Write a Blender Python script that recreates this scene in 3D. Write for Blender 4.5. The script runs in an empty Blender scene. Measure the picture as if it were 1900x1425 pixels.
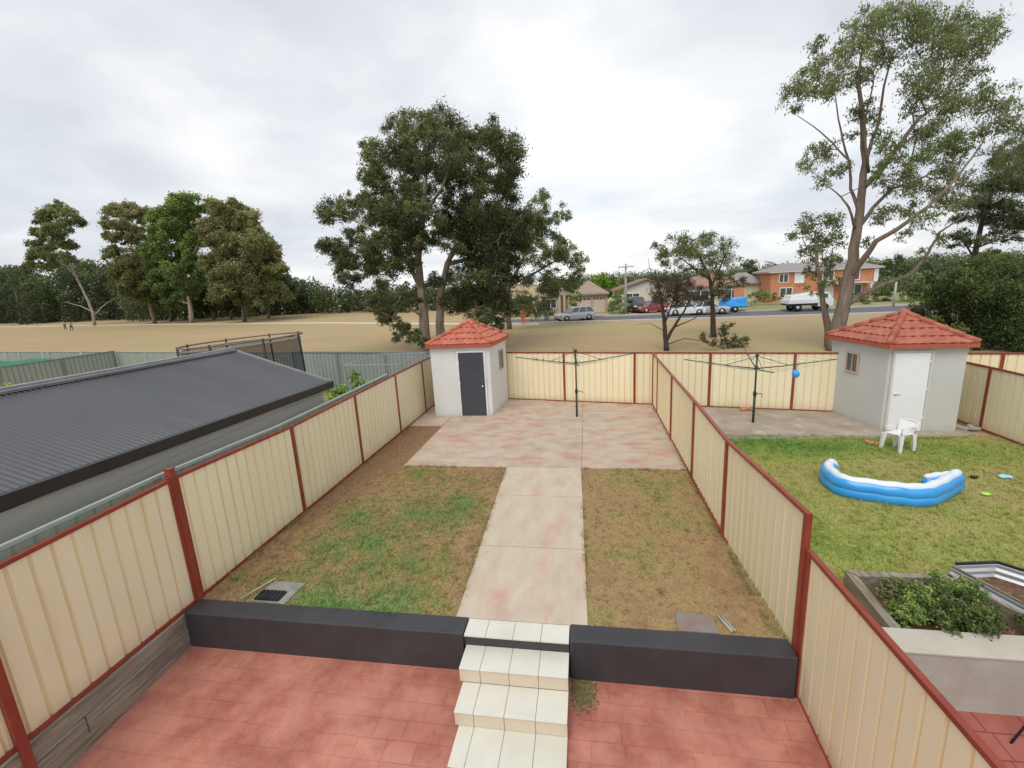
import bpy, math, random
import numpy as np
from mathutils import Vector
random.seed(7); RNG = np.random.default_rng(11)
R = math.radians

# ------------------------------------------------------------------ camera, world, sun, exposure
SC = bpy.context.scene
FPX, PITCH, ROLL, YAW, CH = 845.0, .2144, -.0527, -.1678, 4.194      # pixels are those of a 1900 x 1425 picture

def ray(px, py):
    u, v = px-950, py-712.5
    c, s = math.cos(ROLL), math.sin(ROLL); u, v = c*u+s*v, -s*u+c*v
    X, U = u/FPX, -v/FPX
    cp, sp = math.cos(PITCH), math.sin(PITCH)
    Y = cp+U*sp; Z = -sp+U*cp
    c, s = math.cos(YAW), math.sin(YAW)
    return Vector((c*X+s*Y, -s*X+c*Y, Z))
EYE = Vector((0, 0, CH))
def G(px, py, z=0.0):
    r = ray(px, py); return EYE+r*((z-CH)/r.z)
def AY(px, py, y):
    r = ray(px, py); return EYE+r*(y/r.y)

cd = bpy.data.cameras.new('camera'); cam = bpy.data.objects.new('camera', cd); SC.collection.objects.link(cam)
fw = ray(950, 712.5).normalized(); rt = (ray(951, 712.5)-ray(949, 712.5)).normalized(); up = rt.cross(fw).normalized()
from mathutils import Matrix
cam.matrix_world = Matrix(((rt.x, up.x, -fw.x, 0), (rt.y, up.y, -fw.y, 0), (rt.z, up.z, -fw.z, CH), (0, 0, 0, 1)))
cd.sensor_width = 36; cd.lens = 36*FPX/1900; cd.clip_start = .05; cd.clip_end = 4000
SC.camera = cam
SC.view_settings.view_transform = 'Standard'; SC.view_settings.look = 'None'; SC.view_settings.gamma = 1
SC.view_settings.exposure = 0.30

SUN_EL, SUN_AZ = R(55), R(195)          # azimuth clockwise from +Y
w = bpy.data.worlds.new('World'); SC.world = w; w.use_nodes = True
nt = w.node_tree; N = nt.nodes; LK = nt.links
for n in list(N): N.remove(n)
def nd(t, **k):
    n = N.new(t)
    for a, b in k.items(): setattr(n, a, b)
    return n
out = nd('ShaderNodeOutputWorld'); bg = nd('ShaderNodeBackground'); LK.new(bg.outputs[0], out.inputs[0])
sky = nd('ShaderNodeTexSky', sky_type='NISHITA', sun_disc=False); sky.sun_elevation = SUN_EL; sky.sun_rotation = SUN_AZ
sk = nd('ShaderNodeVectorMath', operation='SCALE'); sk.inputs['Scale'].default_value = .10; LK.new(sky.outputs[0], sk.inputs[0])
tc = nd('ShaderNodeTexCoord'); sp = nd('ShaderNodeSeparateXYZ'); LK.new(tc.outputs['Generated'], sp.inputs[0])
def mth(op, a, b=None, clamp=False):
    n = nd('ShaderNodeMath', operation=op); n.use_clamp = clamp
    for i, v in enumerate((a, b)):
        if v is None: continue
        if isinstance(v, (int, float)): n.inputs[i].default_value = v
        else: LK.new(v, n.inputs[i])
    return n.outputs[0]
zz = mth('ADD', mth('MAXIMUM', sp.outputs[2], 0.0), .16)
cx = mth('DIVIDE', sp.outputs[0], zz); cy = mth('DIVIDE', sp.outputs[1], zz)
cmb = nd('ShaderNodeCombineXYZ'); LK.new(cx, cmb.inputs[0]); LK.new(cy, cmb.inputs[1])
def noise(scale, det, rough, off=0, dist=0.0):
    m = nd('ShaderNodeMapping'); m.inputs['Location'].default_value = (off, off*.7, off*.3); LK.new(cmb.outputs[0], m.inputs[0])
    n = nd('ShaderNodeTexNoise'); n.inputs['Scale'].default_value = scale; n.inputs['Detail'].default_value = det
    n.inputs['Roughness'].default_value = rough; n.inputs['Distortion'].default_value = dist; LK.new(m.outputs[0], n.inputs[0]); return n.outputs[0]
def ramp(src, stops):
    r = nd('ShaderNodeValToRGB'); LK.new(src, r.inputs[0]); e = r.color_ramp.elements
    while len(e) < len(stops): e.new(.5)
    for i, (p, c) in enumerate(stops): e[i].position = p; e[i].color = (*c, 1)
    return r.outputs[0]
c1 = ramp(noise(.75, 7, .5, 3.1, .35), [(.30, (.56, .585, .635)), (.45, (.645, .665, .705)), (.56, (.735, .75, .775)), (.70, (.91, .905, .895))])
c2 = ramp(noise(2.2, 6, .55, 8.4), [(.3, (.93, .93, .94)), (.7, (1.05, 1.05, 1.04))])
mx = nd('ShaderNodeMix', data_type='RGBA', blend_type='MULTIPLY'); mx.inputs[0].default_value = 1.0
LK.new(c1, mx.inputs[6]); LK.new(c2, mx.inputs[7])
# break of bright cloud where the sun sits low behind the cover, ahead of the camera
br = nd('ShaderNodeVectorMath', operation='DOT_PRODUCT'); nv = nd('ShaderNodeVectorMath', operation='NORMALIZE'); LK.new(tc.outputs['Generated'], nv.inputs[0])
LK.new(nv.outputs[0], br.inputs[0]); br.inputs[1].default_value = ray(1060, 440).normalized()
glow = mth('MULTIPLY', mth('POWER', mth('MAXIMUM', br.outputs['Value'], 0.0), 22.0), .22)
gc = nd('ShaderNodeCombineXYZ'); LK.new(glow, gc.inputs[0]); LK.new(mth('MULTIPLY', glow, .97), gc.inputs[1]); LK.new(mth('MULTIPLY', glow, .85), gc.inputs[2])
ad = nd('ShaderNodeVectorMath', operation='ADD'); LK.new(mx.outputs[2], ad.inputs[0]); LK.new(gc.outputs[0], ad.inputs[1])
fac = mth('MULTIPLY', ramp(noise(1.1, 5, .5, 21), [(.35, (.78,)*3), (.6, (.96,)*3)]), 1.0)
m2 = nd('ShaderNodeMix', data_type='RGBA'); LK.new(fac, m2.inputs[0]); LK.new(sk.outputs[0], m2.inputs[6]); LK.new(ad.outputs[0], m2.inputs[7])
LK.new(m2.outputs[2], bg.inputs[0]); bg.inputs[1].default_value = 1.0

sd = bpy.data.lights.new('sun', 'SUN'); so = bpy.data.objects.new('sun', sd); SC.collection.objects.link(so)
sd.energy = 1.5; sd.angle = R(40); sd.color = (1, .95, .86)
dv = Vector((math.sin(SUN_AZ)*math.cos(SUN_EL), math.cos(SUN_AZ)*math.cos(SUN_EL), math.sin(SUN_EL)))
so.rotation_euler = dv.to_track_quat('Z', 'Y').to_euler()

# ------------------------------------------------------------------ helpers
COL = SC.collection
ORG = {}
def tag(o, label=None, cat=None, group=None, kind=None):
    for k, v in (('label', label), ('category', cat), ('group', group), ('kind', kind)):
        if v: o[k] = v
    return o
def thing(name, label, cat, loc=(0, 0, 0), group=None):
    o = bpy.data.objects.new(name, None); COL.objects.link(o); o.location = loc; ORG[o.name] = Vector(loc)
    o.empty_display_size = .2
    return tag(o, label, cat, group)

class MB:
    def __init__(s): s.v = []; s.f = []; s.m = []; s.mi = 0; s.sm = []; s.smooth = False
    def add(s, vs, fs):
        b = len(s.v); s.v += [tuple(p) for p in vs]
        for f in fs: s.f.append([b+i for i in f]); s.m.append(s.mi); s.sm.append(s.smooth)
        return s
    def box(s, x0, x1, y0, y1, z0, z1):
        return s.add([(x0,y0,z0),(x1,y0,z0),(x1,y1,z0),(x0,y1,z0),(x0,y0,z1),(x1,y0,z1),(x1,y1,z1),(x0,y1,z1)],
            [(0,3,2,1),(4,5,6,7),(0,1,5,4),(1,2,6,5),(2,3,7,6),(3,0,4,7)])
    def bar(s, a, b, wd, ht, upv=(0,0,1)):
        a, b = Vector(a), Vector(b); d = (b-a).normalized(); u = Vector(upv); sd_ = d.cross(u)
        if sd_.length < 1e-4: sd_ = d.cross(Vector((1,0,0)))
        sd_.normalize(); u = sd_.cross(d)
        q = [(-1,-1),(1,-1),(1,1),(-1,1)]
        vs = [p+sd_*(i*wd/2)+u*(j*ht/2) for p in (a, b) for i, j in q]
        return s.add(vs, [(0,1,2,3),(7,6,5,4),(0,4,5,1),(1,5,6,2),(2,6,7,3),(3,7,4,0)])
    def prism(s, poly, z0, z1):
        n = len(poly); z0 = z0 if hasattr(z0, '__len__') else [z0]*n; z1 = z1 if hasattr(z1, '__len__') else [z1]*n
        vs = [(p[0], p[1], z) for p, z in zip(poly, z0)]+[(p[0], p[1], z) for p, z in zip(poly, z1)]
        return s.add(vs, [tuple(range(n))[::-1], tuple(range(n, 2*n))]+[(i, (i+1)%n, n+(i+1)%n, n+i) for i in range(n)])
    def tube(s, pts, rad, n=6, cap=True):
        pts = [Vector(p) for p in pts]; rad = rad if hasattr(rad, '__len__') else [rad]*len(pts)
        vs = []; ref = Vector((.31, .23, .92))
        for i, p in enumerate(pts):
            d = (pts[min(i+1, len(pts)-1)]-pts[max(i-1, 0)])
            if d.length < 1e-6: d = Vector((0,0,1))
            d.normalize(); a = d.cross(ref)
            if a.length < .05: a = d.cross(Vector((1,0,0)))
            a.normalize(); b = d.cross(a)
            for k in range(n):
                t = 2*math.pi*k/n; vs.append(p+a*(math.cos(t)*rad[i])+b*(math.sin(t)*rad[i]))
        fs = [(i*n+k, i*n+(k+1)%n, (i+1)*n+(k+1)%n, (i+1)*n+k) for i in range(len(pts)-1) for k in range(n)]
        if cap: fs += [tuple(range(n))[::-1], tuple(range((len(pts)-1)*n, len(pts)*n))]
        o = s.smooth; s.smooth = True; s.add(vs, fs); s.smooth = o; return s
    def loft(s, rings, cap=True):
        n = len(rings[0]); vs = [p for r_ in rings for p in r_]
        fs = [(i*n+k, i*n+(k+1)%n, (i+1)*n+(k+1)%n, (i+1)*n+k) for i in range(len(rings)-1) for k in range(n)]
        if cap: fs += [tuple(range(n))[::-1], tuple(range((len(rings)-1)*n, len(rings)*n))]
        return s.add(vs, fs)
    def ball(s, c, r, seg=10, rings=7):
        rr = r if hasattr(r, '__len__') else (r, r, r); vs = []; 
        for i in range(rings+1):
            a = math.pi*i/rings
            for k in range(seg):
                t = 2*math.pi*k/seg; vs.append((c[0]+rr[0]*math.sin(a)*math.cos(t), c[1]+rr[1]*math.sin(a)*math.sin(t), c[2]+rr[2]*math.cos(a)))
        fs = [(i*seg+k, (i+1)*seg+k, (i+1)*seg+(k+1)%seg, i*seg+(k+1)%seg) for i in range(rings) for k in range(seg)]
        o = s.smooth; s.smooth = True; s.add(vs, fs); s.smooth = o; return s
    def build(s, name, mats, parent=None, bevel=0, loc=None):
        me = bpy.data.meshes.new(name); org = Vector(loc) if loc else (ORG[parent.name] if parent else Vector((0,0,0)))
        me.from_pydata([(p[0]-org.x, p[1]-org.y, p[2]-org.z) for p in s.v], [], s.f)
        mats = mats if isinstance(mats, (list, tuple)) else [mats]
        for m_ in mats: me.materials.append(m_)
        me.polygons.foreach_set('material_index', s.m); me.polygons.foreach_set('use_smooth', s.sm); me.update()
        o = bpy.data.objects.new(name, me); COL.objects.link(o); ORG[o.name] = org
        if parent: o.parent = parent
        else: o.location = org
        if bevel:
            b = o.modifiers.new('bevel', 'BEVEL'); b.width = bevel; b.segments = 2; b.limit_method = 'ANGLE'; b.angle_limit = R(40)
        return o

# ---- materials
def mat(name, c1, c2=None, scale=4, rough=.8, bump=0, metal=0, stretch=(1,1,1), lo=.35, hi=.65, bscale=None, spec=.3, c3=None, scale3=1, f3=(.5,.7), detail=6, coat=0, alpha=1):
    m = bpy.data.materials.new(name); m.use_nodes = True; n = m.node_tree.nodes; l = m.node_tree.links; p = n['Principled BSDF']
    p.inputs['Base Color'].default_value = (*c1, 1); p.inputs['Roughness'].default_value = rough; p.inputs['Metallic'].default_value = metal
    p.inputs['Specular IOR Level'].default_value = spec
    if coat: p.inputs['Coat Weight'].default_value = coat; p.inputs['Coat Roughness'].default_value = .1
    t = n.new('ShaderNodeTexCoord'); mp = n.new('ShaderNodeMapping'); mp.inputs['Scale'].default_value = stretch; l.new(t.outputs['Object'], mp.inputs[0])
    def nz(sc, off=0, d=detail):
        q = n.new('ShaderNodeTexNoise'); q.inputs['Scale'].default_value = sc; q.inputs['Detail'].default_value = d; q.inputs['Roughness'].default_value = .6
        if off:
            o = n.new('ShaderNodeVectorMath'); o.operation = 'ADD'; o.inputs[1].default_value = (off, off*2, off*3); l.new(mp.outputs[0], o.inputs[0]); l.new(o.outputs[0], q.inputs[0])
        else: l.new(mp.outputs[0], q.inputs[0])
        return q.outputs[0]
    def mr(src, a, b):
        r = n.new('ShaderNodeMapRange'); r.inputs[1].default_value = a; r.inputs[2].default_value = b; l.new(src, r.inputs[0]); return r.outputs[0]
    col = None
    if c2:
        x = n.new('ShaderNodeMix'); x.data_type = 'RGBA'; l.new(mr(nz(scale), lo, hi), x.inputs[0])
        x.inputs[6].default_value = (*c1, 1); x.inputs[7].default_value = (*c2, 1); col = x.outputs[2]
    if c3:
        x = n.new('ShaderNodeMix'); x.data_type = 'RGBA'; l.new(mr(nz(scale3, 5.3), *f3), x.inputs[0])
        if col: l.new(col, x.inputs[6])
        else: x.inputs[6].default_value = (*c1, 1)
        x.inputs[7].default_value = (*c3, 1); col = x.outputs[2]
    if col: l.new(col, p.inputs['Base Color'])
    if bump:
        b = n.new('ShaderNodeBump'); b.inputs['Strength'].default_value = bump; b.inputs['Distance'].default_value = .02
        l.new(nz(bscale or scale*6, 1.7), b.inputs['Height']); l.new(b.outputs[0], p.inputs['Normal'])
    m['col'] = 0
    return m
def brick_over(m, bw, bh, mortar, dark, fac=.5, swap=False, offset=.5, bumpd=.004, wob=0.0, patchy=False):
    """lays a joint pattern over a material's colour and adds it to the bump"""
    n = m.node_tree.nodes; l = m.node_tree.links; p = n['Principled BSDF']
    t = n.new('ShaderNodeTexCoord'); b = n.new('ShaderNodeTexBrick'); src = t.outputs['Object']
    if wob:
        q = n.new('ShaderNodeTexNoise'); q.inputs['Scale'].default_value = 2.5; l.new(src, q.inputs[0])
        s_ = n.new('ShaderNodeVectorMath'); s_.operation = 'SCALE'; s_.inputs['Scale'].default_value = wob; l.new(q.outputs['Color'], s_.inputs[0])
        a = n.new('ShaderNodeVectorMath'); l.new(src, a.inputs[0]); l.new(s_.outputs[0], a.inputs[1]); src = a.outputs[0]
    if swap:
        mp = n.new('ShaderNodeMapping'); mp.inputs['Rotation'].default_value = swap; l.new(src, mp.inputs[0]); src = mp.outputs[0]
    l.new(src, b.inputs[0]); b.inputs['Scale'].default_value = 1; b.inputs['Brick Width'].default_value = bw; b.inputs['Row Height'].default_value = bh
    b.inputs['Mortar Size'].default_value = mortar; b.inputs['Mortar Smooth'].default_value = .3; b.offset = offset; b.squash = 1.6; b.squash_frequency = 3
    b.inputs['Color1'].default_value = (1.04, 1.04, 1.04, 1); b.inputs['Color2'].default_value = (.86, .86, .86, 1); b.inputs['Mortar'].default_value = (*dark, 1)
    x = n.new('ShaderNodeMix'); x.data_type = 'RGBA'; x.blend_type = 'MULTIPLY'; x.inputs[0].default_value = fac
    s0 = p.inputs['Base Color'].links[0].from_socket if p.inputs['Base Color'].links else None
    if s0: l.new(s0, x.inputs[6])
    else: x.inputs[6].default_value = p.inputs['Base Color'].default_value
    l.new(b.outputs[0], x.inputs[7]); l.new(x.outputs[2], p.inputs['Base Color'])
    if patchy:
        q = n.new('ShaderNodeTexNoise'); q.inputs['Scale'].default_value = .9; q.inputs['Detail'].default_value = 5; l.new(t.outputs['Object'], q.inputs[0])
        r_ = n.new('ShaderNodeMapRange'); r_.inputs[1].default_value = .38; r_.inputs[2].default_value = .62; r_.inputs[3].default_value = .08; r_.inputs[4].default_value = fac; l.new(q.outputs[0], r_.inputs[0]); l.new(r_.outputs[0], x.inputs[0])
    bp = n.new('ShaderNodeBump'); bp.inputs['Strength'].default_value = .6; bp.inputs['Distance'].default_value = bumpd; bp.invert = True
    l.new(b.outputs['Fac'], bp.inputs['Height'])
    if p.inputs['Normal'].links: l.new(p.inputs['Normal'].links[0].from_socket, bp.inputs['Normal'])
    l.new(bp.outputs[0], p.inputs['Normal']); return m
def tinted(name, stops, rough=.7, trans=.25, spec=.25):
    """colour from the per-leaf attribute tint"""
    m = bpy.data.materials.new(name); m.use_nodes = True; n = m.node_tree.nodes; l = m.node_tree.links; p = n['Principled BSDF']
    a = n.new('ShaderNodeAttribute'); a.attribute_name = 'tint'; r = n.new('ShaderNodeValToRGB'); l.new(a.outputs['Fac'], r.inputs[0])
    e = r.color_ramp.elements
    while len(e) < len(stops): e.new(.5)
    for i, (q, c) in enumerate(stops): e[i].position = q; e[i].color = (*c, 1)
    l.new(r.outputs[0], p.inputs['Base Color']); p.inputs['Roughness'].default_value = rough; p.inputs['Specular IOR Level'].default_value = spec
    if trans:
        t = n.new('ShaderNodeBsdfTranslucent'); l.new(r.outputs[0], t.inputs[0]); x = n.new('ShaderNodeMixShader'); x.inputs[0].default_value = trans
        l.new(p.outputs[0], x.inputs[1]); l.new(t.outputs[0], x.inputs[2]); l.new(x.outputs[0], n['Material Output'].inputs[0])
    return m

M = {}
M['cream'] = mat('cream_sheet', (.82,.745,.505), (.86,.785,.56), 1.5, .45, bump=.12, bscale=2.5, stretch=(1,1,.25), c3=(.74,.59,.35), scale3=2.2, f3=(.58,.9))
M['cream_rib'] = mat('cream_sheet_rib', (.74,.61,.36), (.80,.69,.44), 3, .5, stretch=(1,1,.15))
M['red'] = mat('red_steel', (.235,.042,.028), (.30,.065,.042), 3, .4)
M['palegreen'] = mat('pale_green_steel', (.42,.48,.42), (.36,.42,.38), 3, .45)
M['greysheet'] = mat('grey_sheet', (.26,.29,.30), (.31,.34,.34), 2, .5, stretch=(1,1,.3))
M['greendull'] = mat('dull_green_sheet', (.33,.38,.32), (.38,.42,.36), 2, .5, stretch=(1,1,.3))
M['greysheet_rib'] = mat('grey_sheet_rib', (.21,.235,.24))
M['darkroof'] = mat('dark_steel_roof', (.062,.066,.074), (.085,.088,.096), 1.2, .42, stretch=(.4,1,1), lo=.3, hi=.7, spec=.5, bump=.05, c3=(.11,.11,.115), scale3=3, f3=(.6,.9))
M['roofcap'] = mat('pale_roof_cap', (.24,.245,.26), (.3,.3,.31), 3, .4)
M['blackgutter'] = mat('black_gutter', (.012,.013,.016), (.02,.02,.023), 3, .35, spec=.5)
M['board'] = mat('grey_boards', (.50,.485,.43), (.57,.55,.49), 3, .8, stretch=(1,.2,4))
M['black'] = mat('black_render', (.030,.030,.035), (.045,.045,.052), 1.6, .55, bump=.15, bscale=30, c3=(.05,.046,.05), scale3=5, f3=(.6,.9), spec=.6)
M['timber'] = mat('weathered_timber', (.20,.165,.12), (.36,.33,.27), 7, .9, bump=.5, stretch=(2,.25,3.5), c3=(.10,.075,.05), scale3=5, f3=(.55,.8))
M['patio'] = brick_over(mat('red_stamped_concrete', (.36,.118,.082), (.535,.222,.16), 2.4, .46, bump=.5, bscale=7, c3=(.45,.20,.165), scale3=4.5, f3=(.50,.75), spec=.5, detail=9, lo=.38, hi=.62),
    .34, .22, .006, (.50,.42,.42), .45, offset=.42, wob=.035, patchy=True)
M['patio2'] = brick_over(mat('dark_red_stamped_concrete', (.32,.09,.07), (.40,.14,.11), 1.5, .6, bump=.2, bscale=9), .42, .28, .008, (.4,.34,.34), .8, wob=.03)
M['slab'] = mat('pink_stained_concrete', (.52,.43,.335), (.41,.315,.25), 2.3, .75, bump=.2, bscale=25, lo=.42, hi=.68, c3=(.48,.225,.18), scale3=1.5, f3=(.50,.74), stretch=(.8,1.2,1), detail=10)
M['pathc'] = mat('pale_concrete', (.57,.49,.385), (.50,.41,.32), 2.8, .75, bump=.2, bscale=25, c3=(.55,.28,.225), scale3=1.7, f3=(.54,.78), stretch=(1.3,.6,1), detail=9)
M['oldslab'] = mat('worn_grey_slab', (.40,.34,.275), (.30,.245,.195), 1.5, .85, bump=.2, bscale=20, c3=(.52,.47,.40), scale3=2.5, f3=(.55,.75))
M['tile'] = mat('white_tile', (.70,.69,.61), (.635,.615,.53), 2.2, .3, spec=.5)
M['riser'] = mat('beige_tile', (.63,.555,.43), (.67,.59,.465), 3, .35, spec=.5)
M['grout'] = mat('grout', (.36,.27,.18), (.25,.19,.13), 8, .9)
M['wallw'] = mat('pale_rendered_wall', (.70,.725,.72), (.74,.76,.755), 1.2, .85, bump=.1, bscale=40, c3=(.64,.65,.62), scale3=1.5, f3=(.55,.8))
M['wallg'] = mat('grey_rendered_wall', (.57,.575,.555), (.61,.61,.59), 1.2, .85, bump=.1, bscale=40)
M['terra'] = mat('terracotta_tile', (.42,.115,.072), (.54,.185,.115), 5, .6, bump=.2, c3=(.26,.07,.05), scale3=4, f3=(.58,.8))
M['terra2'] = mat('weathered_terracotta_tile', (.36,.10,.066), (.47,.165,.11), 5, .7, bump=.2, c3=(.26,.11,.08), scale3=4, f3=(.52,.75))
M['gutter_red'] = mat('red_gutter', (.40,.095,.062), (.45,.12,.08), 3, .45)
M['doordark'] = mat('charcoal_door', (.058,.062,.078), (.068,.072,.088), 2, .45)
M['white'] = mat('white_paint', (.86,.87,.90), (.82,.83,.87), 2, .4)
M['plastic'] = mat('white_plastic', (.80,.80,.82), None, 2, .3, spec=.5)
M['alu'] = mat('aluminium', (.55,.56,.57), None, 2, .35, metal=.6)
M['glass'] = mat('dark_glass', (.05,.06,.07), (.09,.10,.11), 2, .08, spec=.8)
M['darkmetal'] = mat('dark_green_metal', (.03,.055,.045), (.05,.075,.065), 4, .45)
M['wire'] = mat('line_wire', (.16,.22,.18), None, 2, .5)
M['chrome'] = mat('bright_metal', (.8,.8,.78), None, 2, .2, metal=.9)
M['poolb'] = mat('blue_vinyl', (.035,.32,.80), (.05,.38,.86), 3, .25, spec=.6)
M['poolw'] = mat('white_vinyl', (.72,.79,.88), (.66,.75,.86), 3, .25, spec=.6)
M['conc'] = mat('grey_concrete', (.36,.34,.31), (.43,.41,.375), 2.5, .85, bump=.2, bscale=15)
M['conctop'] = mat('pale_concrete_top', (.52,.50,.43), (.46,.43,.36), 2.5, .85, bump=.2, bscale=15)
M['zinc'] = mat('corrugated_zinc', (.60,.63,.66), (.52,.55,.58), 3, .35, metal=.35)
M['soil'] = mat('dark_soil', (.20,.115,.065), (.11,.065,.04), 9, .95, bump=.8, c3=(.36,.22,.13), scale3=14, f3=(.55,.7))
M['orange'] = mat('orange_clay', (.60,.25,.12), (.5,.2,.1), 6, .8)
M['pink'] = mat('pink_plastic', (.75,.06,.16), None, 2, .4)
M['lime'] = mat('lime_plastic', (.45,.75,.12), None, 2, .4)
M['cyan'] = mat('pale_blue_cloth', (.30,.66,.80), (.36,.72,.85), 8, .6)
M['blackp'] = mat('black_plastic', (.015,.017,.022), (.03,.032,.04), 6, .4)
M['brick'] = brick_over(mat('orange_brick', (.60,.25,.135), (.66,.30,.17), 2, .85), .24, .086, .01, (.7,.6,.5), .5, swap=(R(90),0,0))
M['tanwall'] = mat('tan_wall', (.50,.385,.28), (.54,.42,.31), 2, .85)
M['tanroof'] = mat('tan_roof_tiles', (.31,.235,.185), (.37,.29,.23), 5, .85, c3=(.26,.20,.16), scale3=2, f3=(.5,.7))
M['creamdoor'] = mat('cream_garage_door', (.60,.49,.39), (.64,.53,.43), 2, .6)
M['lavwall'] = mat('pale_grey_wall', (.62,.61,.63), (.58,.57,.60), 2, .8)
M['brownroof'] = mat('brown_roof_tiles', (.22,.13,.105), (.28,.17,.14), 5, .85)
M['greyroof'] = mat('grey_roof_tiles', (.28,.25,.25), (.33,.30,.30), 5, .85)
M['creamwall'] = mat('cream_wall', (.62,.57,.46), (.66,.61,.50), 2, .85)
M['asphalt'] = mat('asphalt', (.115,.12,.13), (.14,.145,.155), .5, .85, bump=.1, bscale=30)
M['kerb'] = mat('kerb_concrete', (.56,.52,.47), (.50,.46,.41), 1.5, .85)
M['drive'] = mat('pink_driveway', (.46,.33,.27), (.42,.30,.24), .7, .85)
M['verge'] = mat('verge_grass', (.20,.235,.085), (.27,.27,.12), .5, .95, c3=(.33,.29,.16), scale3=.25, f3=(.5,.65), bump=.5, bscale=20)
M['silver'] = mat('silver_paint', (.50,.52,.53), None, 2, .3, metal=.5, coat=.6)
M['whitecar'] = mat('white_car_paint', (.75,.77,.78), None, 2, .3, coat=.6)
M['blackcar'] = mat('black_car_paint', (.02,.022,.026), None, 2, .25, coat=.6)
M['redcar'] = mat('red_car_paint', (.33,.05,.07), None, 2, .3, coat=.6)
M['tyre'] = mat('tyre_rubber', (.018,.018,.02), None, 2, .8)
M['rim'] = mat('wheel_rim', (.45,.46,.47), None, 2, .35, metal=.7)
M['lampw'] = mat('headlight_lens', (.75,.77,.8), None, 2, .15, spec=.7)
M['lampr'] = mat('tail_light_lens', (.45,.02,.02), None, 2, .2, spec=.7)
M['bluetarp'] = mat('blue_tarp', (.03,.28,.72), (.05,.36,.80), 3, .5, bump=.4)
M['bark_pale'] = mat('pale_bark', (.40,.34,.28), (.24,.185,.145), 2.5, .9, bump=.7, stretch=(1.5,1.5,.3), c3=(.52,.47,.41), scale3=2, f3=(.5,.7))
M['bark_grey'] = mat('grey_bark', (.25,.195,.16), (.15,.115,.095), 3, .9, bump=.7, stretch=(1.5,1.5,.3), c3=(.34,.27,.22), scale3=2, f3=(.52,.7))
M['bark_dark'] = mat('dark_bark', (.055,.042,.035), (.09,.07,.06), 4, .9, bump=.6, stretch=(1.5,1.5,.3))
M['polegrey'] = mat('grey_pole', (.36,.35,.34), (.42,.41,.40), 3, .8)
M['skin'] = mat('skin', (.45,.27,.19), None, 2, .6)
M['shirt'] = mat('pale_shirt', (.60,.57,.60), (.52,.49,.52), 6, .9)
M['trouser'] = mat('brown_trousers', (.10,.07,.05), None, 2, .9)
M['hivis'] = mat('orange_cloth', (.75,.20,.04), (.65,.15,.03), 6, .8)
M['hair'] = mat('dark_hair', (.03,.02,.015), None, 2, .7)
M['netting'] = mat('green_netting', (.03,.16,.08), (.05,.22,.11), 5, .8)

def soiled(m, dirt=(.42,.31,.19), h0=.02, h1=.38):
    n = m.node_tree.nodes; l = m.node_tree.links; p = n['Principled BSDF']; src = p.inputs['Base Color'].links[0].from_socket
    oi = n.new('ShaderNodeObjectInfo'); r = n.new('ShaderNodeMapRange'); r.inputs[3].default_value = .91; r.inputs[4].default_value = 1.05; l.new(oi.outputs['Random'], r.inputs[0])
    v = n.new('ShaderNodeVectorMath'); v.operation = 'SCALE'; l.new(src, v.inputs[0]); l.new(r.outputs[0], v.inputs['Scale'])
    t = n.new('ShaderNodeTexCoord'); sx = n.new('ShaderNodeSeparateXYZ'); l.new(t.outputs['Object'], sx.inputs[0])
    z = n.new('ShaderNodeMapRange'); z.inputs[1].default_value = h0; z.inputs[2].default_value = h1; z.inputs[3].default_value = 1; z.inputs[4].default_value = 0; l.new(sx.outputs[2], z.inputs[0])
    q = n.new('ShaderNodeTexNoise'); q.inputs['Scale'].default_value = 9; q.inputs['Detail'].default_value = 6; l.new(t.outputs['Object'], q.inputs[0])
    k = n.new('ShaderNodeMath'); k.operation = 'MULTIPLY'; l.new(z.outputs[0], k.inputs[0]); l.new(q.outputs[0], k.inputs[1])
    k2 = n.new('ShaderNodeMath'); k2.operation = 'MULTIPLY'; l.new(k.outputs[0], k2.inputs[0]); l.new(z.outputs[0], k2.inputs[1])
    x = n.new('ShaderNodeMix'); x.data_type = 'RGBA'; l.new(k2.outputs[0], x.inputs[0]); l.new(v.outputs[0], x.inputs[6]); x.inputs[7].default_value = (*dirt, 1); l.new(x.outputs[2], p.inputs['Base Color'])
soiled(M['cream']); soiled(M['cream_rib']); soiled(M['wallw'], (.42,.33,.24), 0, .25); soiled(M['wallg'], (.36,.30,.22), 0, .3)

# ---- value noise shared by soil sheet and blades
LAT = RNG.random((256, 256))
def vnoise(x, y, s):
    x = np.asarray(x)*s+37.3; y = np.asarray(y)*s+91.7; xi = np.floor(x).astype(int); yi = np.floor(y).astype(int); fx = x-xi; fy = y-yi
    fx = fx*fx*(3-2*fx); fy = fy*fy*(3-2*fy); g = lambda a, b: LAT[a % 256, b % 256]
    return (g(xi,yi)*(1-fx)+g(xi+1,yi)*fx)*(1-fy)+(g(xi,yi+1)*(1-fx)+g(xi+1,yi+1)*fx)*fy
def fbm(x, y, s, o=4):
    t = 0; a = .5; q = 0
    for i in range(o): t = t+a*vnoise(x+i*17, y-i*9, s*2**i); q += a; a *= .55
    return t/q

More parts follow.
